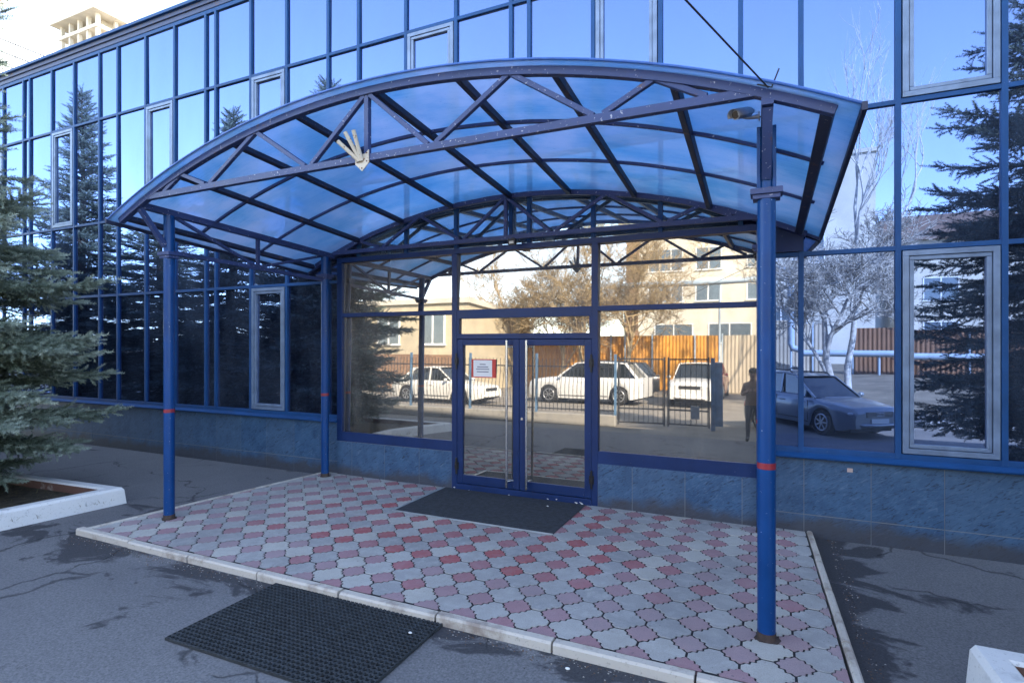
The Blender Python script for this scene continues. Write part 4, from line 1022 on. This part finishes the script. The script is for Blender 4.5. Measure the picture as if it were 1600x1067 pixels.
# ------------------------------------------------------------------ cars
M['tyre'] = plain('tyre_rubber', (0.015, 0.015, 0.016), .85)
M['rim'] = plain('alloy', (0.42, 0.43, 0.45), .35, .8)
M['carglass'] = plain('car_glass', (0.018, 0.022, 0.026), .04, 0, .1, 3, 0, .9)
M['lamp'] = plain('headlamp_glass', (0.7, 0.72, 0.74), .12, 0, .1, 20)
M['redlamp'] = plain('tail_lamp', (0.4, 0.02, 0.02), .15)
M['plate'] = plain('number_plate', (0.75, 0.75, 0.73), .5, 0, .03)
M['trim'] = plain('dark_trim', (0.02, 0.02, 0.022), .6)
def car(name, label, loc, rz, paint, suv=False, wagon=False, emblem=False, rails=False):
    t = thing(name, label, 'car', loc, rz, 'cars parked outside the yard')
    Lh = 2.28; W = .90 if suv else .87; wr = .36 if suv else .32; wb_ = 1.34; zc = wr
    gc = .22 if suv else .17                    # sill
    hood = 1.02 if suv else .80; belt = 1.08 if suv else .90; roof = 1.68 if suv else 1.43
    xs = sorted(set([round(v, 3) for v in list(np.linspace(-Lh, Lh, 47)) + list(np.linspace(wb_ - wr * 1.16, wb_ + wr * 1.16, 13)) + list(np.linspace(-wb_ - wr * 1.16, -wb_ + wr * 1.16, 13))]))
    def top(x):
        if x > .95: u = (x - .95) / (Lh - .95); return belt + (hood - belt) * min(1, u * 1.6) - .20 * max(0, u - .45) ** 1.5 - (.10 * max(0, u - .93) / .07)
        if x < -1.6 and not (wagon or suv): return belt + .03
        return belt
    def wid(x):
        u = abs(x) / Lh; return W * (1 - .20 * max(0, u - .72) ** 1.6 / .28 ** 1.6 * .9)
    def bot(x):
        z = gc + (.10 * max(0, (abs(x) - 1.85) / .43))
        for c in (wb_, -wb_):
            d = abs(x - c); ra = wr * 1.16
            if d < ra: z = max(z, zc + math.sqrt(max(0, ra * ra - d * d)) * 0.98)
        return z
    m = MB(); rows = []
    for x in xs:
        w_, z0, z1 = wid(x), bot(x), top(x); z0 = min(z0, z1 - .10)
        sec = [(w_ * .97, z0), (w_, z0 + (z1 - z0) * .25), (w_ * 1.005, z0 + (z1 - z0) * .55), (w_ * .985, z1 - .12 if z1 - z0 > .25 else z0 + (z1 - z0) * .7), (w_ * .93, z1 - .025), (w_ * .82, z1), (w_ * .4, z1 + .02), (0, z1 + .027)]
        rows.append([(x, y, z) for y, z in sec] + [(x, -y, z) for y, z in sec[-2::-1]])
    n = len(rows[0]); vs = [p for r_ in rows for p in r_]
    fs = [(i * n + k, (i + 1) * n + k, (i + 1) * n + k + 1, i * n + k + 1) for i in range(len(rows) - 1) for k in range(n - 1)]
    m.add(vs, fs, 0, True)
    for i, fl in ((0, 1), (len(rows) - 1, 0)):
        f = [i * n + k for k in range(n)]; m.add([vs[q] for q in f], [tuple(range(n)) if fl else tuple(range(n))[::-1]], 0)
    # greenhouse: pillars and roof in body colour
    if suv or wagon: st_ = [(.98, belt, .80), (.22, roof - .04, .63), (-.2, roof, .62), (-1.55, roof - .03, .60), (-2.05, belt, .76)]
    else: st_ = [(.92, belt, .78), (.18, roof - .03, .60), (-.3, roof, .60), (-1.05, roof - .05, .58), (-1.75, belt + .03, .72)]
    A, B_, C_, D_, E_ = st_
    yb = W * .90
    top_pts = [(B_[0], B_[2], B_[1]), (C_[0], C_[2], C_[1] + .01), (D_[0], D_[2], D_[1])]
    rv = []
    for (x, y, z) in top_pts: rv += [(x, y, z), (x, y * .6, z + .035), (x, -y * .6, z + .035), (x, -y, z)]
    m.add(rv, [(i * 4 + k, (i + 1) * 4 + k, (i + 1) * 4 + k + 1, i * 4 + k + 1) for i in range(2) for k in range(3)], 0, True)
    for s in (1, -1):
        for (p, q, wd) in (((A[0], yb * s * .93, belt), (B_[0], B_[2] * s, B_[1]), .05), ((-.22, yb * s * .95, belt), (-.25, C_[2] * s, C_[1]), .06), ((D_[0], D_[2] * s, D_[1]), (E_[0], E_[2] * s, belt), .10 if not wagon else .08), ((-1.15, yb * s * .95, belt), (-1.2, D_[2] * s * 1.01, D_[1] + .01), .07 if (suv or wagon) else .03)):
            m.bar(p, q, wd, .03, (0, s, .35))
        m.path([(B_[0], B_[2] * s, B_[1]), (C_[0], C_[2] * s, C_[1]), (D_[0], D_[2] * s, D_[1])], .025, 6)
    m.build('body', paint, t)
    g = MB()
    ws = [(A[0] - .01, -yb * .86, belt), (A[0] - .01, yb * .86, belt), (B_[0] - .01, B_[2] * .96, B_[1] - .01), (B_[0] - .01, -B_[2] * .96, B_[1] - .01)]
    g.add(ws, [(0, 1, 2, 3)]); rw = [(E_[0] + .03, E_[2] * .94, belt), (E_[0] + .03, -E_[2] * .94, belt), (D_[0] + .02, -D_[2] * .95, D_[1] - .01), (D_[0] + .02, D_[2] * .95, D_[1] - .01)]
    g.add(rw, [(0, 1, 2, 3)])
    for s in (1, -1):
        sv = [(A[0] - .02, yb * .90 * s, belt - .01), (E_[0] + .05, yb * .86 * s, belt - .01), (D_[0], D_[2] * s * .985, D_[1] - .01), (C_[0], C_[2] * s * .985, C_[1] - .01), (B_[0], B_[2] * s * .985, B_[1] - .01)]
        g.add(sv, [(0, 1, 2, 3, 4) if s > 0 else (4, 3, 2, 1, 0)])
    g.build('window_glass', M['carglass'], t)
    u = MB(); u.box(-Lh + .25, Lh - .25, -W * .72, W * .72, gc - .02, .55); u.build('underbody', M['trim'], t)
    for cx in (wb_, -wb_):
        for s in (1, -1):
            wh = empty('wheel', (cx, s * (W - .11), zc)); wh.parent = t
            q = MB(); q.path([(0, -.10, 0), (0, -.10, 0), (0, .10, 0)], [wr * .96, wr, wr], 26); q.build('tyre', M['tyre'], wh)
            q = MB(); q.ring(Matrix.Rotation(R(90), 4, 'X') @ Matrix.Translation((0, 0, -.09 * s)), wr * .64, .025, 24, 6)
            for k in range(7):
                a = 6.283 * k / 7; q.bar((.05 * math.cos(a), .1 * s, .05 * math.sin(a)), (wr * .64 * math.cos(a), .1 * s, wr * .64 * math.sin(a)), .035, .03, (0, 1, 0))
            q.cyl((0, .07 * s, 0), (0, .115 * s, 0), .06, 12); q.build('rim', M['rim'], wh)
    for s in (1, -1):
        q = MB(); zz = (hood - .19) if not suv else hood - .22
        q.ball((Lh - .17, s * .60, zz), .12, 14, 8, 0, (1.15, 1.5, .62)); q.build('headlight', M['lamp'], t)
        q = MB(); q.ball((-Lh + .10, s * .66, belt - .18), .1, 12, 8, 0, (.9, 1.1, 1.4 if (suv or wagon) else .8)); q.build('tail_light', M['redlamp'], t)
        q = MB(); q.ball((.78, s * (W + .08), belt + .05), .09, 10, 8, 0, (.7, 1.0, .75)); q.build('mirror', paint, t)
        q = MB(); q.box(-.15, .05, s * (W * 1.0) - .012, s * (W * 1.0) + .022, belt - .19, belt - .165); q.build('door_handle', paint, t)
    q = MB()
    for s in (1, -1):
        for xx in (.88, -.24, -1.14): q.bar((xx, s * (W * 1.006), gc + .16), (xx - .03, s * (W * .985), belt - .05), .012, .012, (0, 1, 0))
        q.bar((.88, s * W * 1.004, gc + .12), (-.9, s * W * 1.004, gc + .12), .012, .02)
    q.bar((1.0, -.70, belt + .005), (1.0, .70, belt + .005), .012, .01)
    q.build('panel_gap', M['trim'], t)
    q = MB(); gz = hood - .20 if not suv else hood - .24
    q.box(Lh - .06, Lh + .012, -.40, .40, gz - .07, gz + .06); 
    q.box(Lh - .10, Lh + .008, -.55, .55, gc + .10, gc + .20); q.build('grille', M['trim'], t, .01)
    if emblem:
        q = MB()
        for k in range(4): q.ring(Matrix.Translation((Lh + .018, -.085 + .057 * k, gz)) @ Matrix.Rotation(R(90), 4, 'Y'), .036, .006, 18, 5)
        for k in range(4): q.box(Lh - .05, Lh + .015, -.38, .38, gz - .058 + .03 * k, gz - .053 + .03 * k)
        q.build('emblem', M['chrome'], t)
    q = MB(); q.box(Lh - .01, Lh + .024, -.26, .26, gc + .21, gc + .32); q.build('number_plate', M['plate'], t)
    q = MB(); q.path([(Lh - .10, -W * .84, gc + .20), (Lh - .0, -.5, gc + .17), (Lh + .02, 0, gc + .16), (Lh - .0, .5, gc + .17), (Lh - .10, W * .84, gc + .20)], .05, 6); q.build('bumper', paint, t)
    if rails:
        for s in (1, -1):
            q = MB(); q.path([(.05, s * .58, roof + .0), (-.05, s * .58, roof + .07), (-1.35, s * .56, roof + .06), (-1.5, s * .56, roof - .02)], .018, 6); q.build('roof_rail', M['trim'], t)
    return t
def paint_(name, col, metal=0.0): return plain(name, col, .28, metal, .04, 1.0, 0, .5, .6)
car('parked_car', 'grey estate car with front wheel turned out, mirrored right of the post', (.93, -9.12, AZ), R(52), paint_('grey_car_paint', (0.20, 0.225, 0.25), .3), wagon=True, emblem=True, rails=True).scale = (.88, .88, .9)
PW = paint_('white_car_paint', (0.66, 0.66, 0.65)); car('parked_car', 'white off road car seen side on behind the bar fence, black roof rails', (-6.95, -15.9, AZ), R(182), PW, suv=True, rails=True)
car('parked_car', 'white car facing the entrance behind the gate leaf', (-3.05, -17.5, AZ), R(88), PW, suv=True)
car('parked_car', 'white saloon parked close behind the left end of the bar fence', (-12.2, -13.2, AZ), R(6), paint_('pearl_car_paint', (0.7, 0.69, 0.66)))
car('parked_car', 'red car whose roof shows just above the white car facing the gate', (-3.2, -23.0, AZ), R(90), paint_('red_car_paint', (0.42, 0.04, 0.03)), suv=True)
car('parked_car', 'dark car at the back of the row in front of the orange fence', (-7.4, -20.4, AZ), R(170), paint_('black_car_paint', (0.02, 0.022, 0.026)), suv=True)

# ------------------------------------------------------------------ the person standing at the yard entrance (mirrored beside the post)
def person():
    me = bpy.data.meshes.new('person'); J = {}
    vs = [(0, 0, .92, .15), (0, .01, 1.12, .145), (0, .02, 1.30, .15), (0, .03, 1.42, .075), (0, .055, 1.50, .062), (0, .07, 1.58, .10), (0, .07, 1.67, .085)]
    ed = [(0, 1), (1, 2), (2, 3), (3, 4), (4, 5), (5, 6)]
    def chain(root, pts):
        last = root
        for p in pts: vs.append(p); ed.append((last, len(vs) - 1)); last = len(vs) - 1
        return last
    for s in (1, -1):
        chain(0, [(s * .10, 0, .84, .10), (s * .11, .015, .48, .065), (s * .115, -.01, .10, .045), (s * .12, .03, .045, .045), (s * .13, .14, .035, .035)])
        hd = chain(2, [(s * .17, .02, 1.33, .075), (s * .24, .02, 1.10, .052), (s * .13, .20, 1.18, .042), (s * .085, .25, 1.22, .032), (s * .07, .275, 1.24, .026)])
        for k in range(4):
            z = 1.205 + .02 * k; chain(hd, [(s * .055, .31, z, .010), (s * .03, .325 - .004 * k, z + .006, .009), (s * .005, .318, z + .01, .008)])
        chain(hd, [(s * .085, .30, 1.275, .010), (s * .06, .318, 1.285, .009)])
    me.from_pydata([v[:3] for v in vs], ed, []); o = bpy.data.objects.new('person', me); COL.objects.link(o)
    sk = o.modifiers.new('skin', 'SKIN'); sk.use_smooth_shade = True
    for i, v in enumerate(vs): me.skin_vertices[0].data[i].radius = (v[3], v[3] * (.8 if i < 3 else 1))
    for d in me.skin_vertices[0].data: d.use_root = False
    me.skin_vertices[0].data[0].use_root = True
    sb = o.modifiers.new('subdivision', 'SUBSURF'); sb.levels = 2; sb.render_levels = 2
    t = NT('clothes_and_skin'); z = t.xyz()[2]
    c = t.mix(t.math('GREATER_THAN', z, .86), (0.07, 0.07, 0.085), (0.26, 0.15, 0.095)); c = t.mix(t.math('GREATER_THAN', z, 1.47), c, (0.45, 0.27, 0.20)); c = t.mix(t.math('LESS_THAN', z, .075), c, (0.02, 0.02, 0.02))
    yv = t.xyz()[1]; hands = t.math('MULTIPLY', t.math('GREATER_THAN', yv, .235), t.math('GREATER_THAN', z, 1.0)); c = t.mix(hands, c, (0.45, 0.27, 0.20))
    me.materials.append(t.set(c, .8)); o.location = (-.44, -7.25, AZ); o.scale = (.97, .97, .97)
    tag(o, 'person in brown jacket and dark trousers standing at the yard entrance', 'person')
    h = MB(); h.ball((0, .055, 1.655), .108, 14, 9, 0, (.93, 1.02, .82)); h.build('hair', plain('dark_hair', (0.03, 0.02, 0.014), .7), o)
    f = MB(); f.ball((0, .168, 1.575), .016, 8, 6, 0, (.8, 1.2, 1.4))
    for s in (1, -1): f.ball((s * .097, .07, 1.585), .022, 8, 6, 0, (.4, .9, 1.3))
    f.build('nose_and_ears', plain('skin', (0.45, 0.27, 0.20), .6), o)
    e = MB()
    for s in (1, -1): e.ball((s * .035, .152, 1.60), .011, 8, 6)
    e.box(-.022, .022, .150, .158, 1.527, 1.534); e.build('eyes_and_mouth', plain('dark_features', (0.06, 0.02, 0.02), .5), o)
    d = MB(); d.box(-.06, .06, .28, .30, 1.19, 1.29); q = d.build('hand_held_device', M['black'], None, .005); q.location = o.location; q.scale = o.scale
    tag(q, 'small black hand held device in the hands of the person at the gate', 'camera')
person()

# grit and leaf crumbs swept against the kerbs
g = MB()
for i in range(1500):
    if i % 4: x = random.uniform(-6.8, 0.9); y = -3.235 - abs(random.gauss(0, .07)) - .02 * random.random()
    else: x = 0.56 + abs(random.gauss(0, .06)) ; y = random.uniform(-3.4, 0.0)
    if -3.85 < x < -2.1 and y < -3.2: continue
    r_ = random.uniform(.002, .0065); a = random.uniform(0, 6.28); c_ = Vector((x, y, AZ + .001))
    p = [c_ + Vector((r_ * math.cos(a + k * 2.1) * 1.4, r_ * math.sin(a + k * 2.1), 0)) for k in range(3)] + [c_ + Vector((0, 0, r_ * .8))]
    g.add(p, [(0, 1, 3), (1, 2, 3), (2, 0, 3)], random.choice([0, 0, 1, 2]))
tag(g.build('grit', [plain('brown_grit', (.13, .075, .045), .9), plain('pale_grit', (.34, .32, .29), .9), plain('dark_grit', (.03, .028, .025), .9)]), 'loose grit and leaf crumbs lying along the front and side kerbs', 'grit', kind='stuff')
# small litter flecks near the mats
for (x, y, z, s, l) in ((-2.45, -.33, .012, .012, 'white scrap lying on the dark textile door mat'), (-2.28, -3.45, AZ + .026, .013, 'white pebble lying at the kerb side edge of the rubber mat'), (-1.15, -3.36, AZ + .002, .014, 'white crumb lying on the asphalt at the front kerb')):
    m = MB(); m.ball((0, 0, s * .4), s, 7, 5, 0, (1.2, .8, .5)); o = m.build('litter_scrap', M['white']); o.location = (x, y, z); tag(o, l, 'litter')
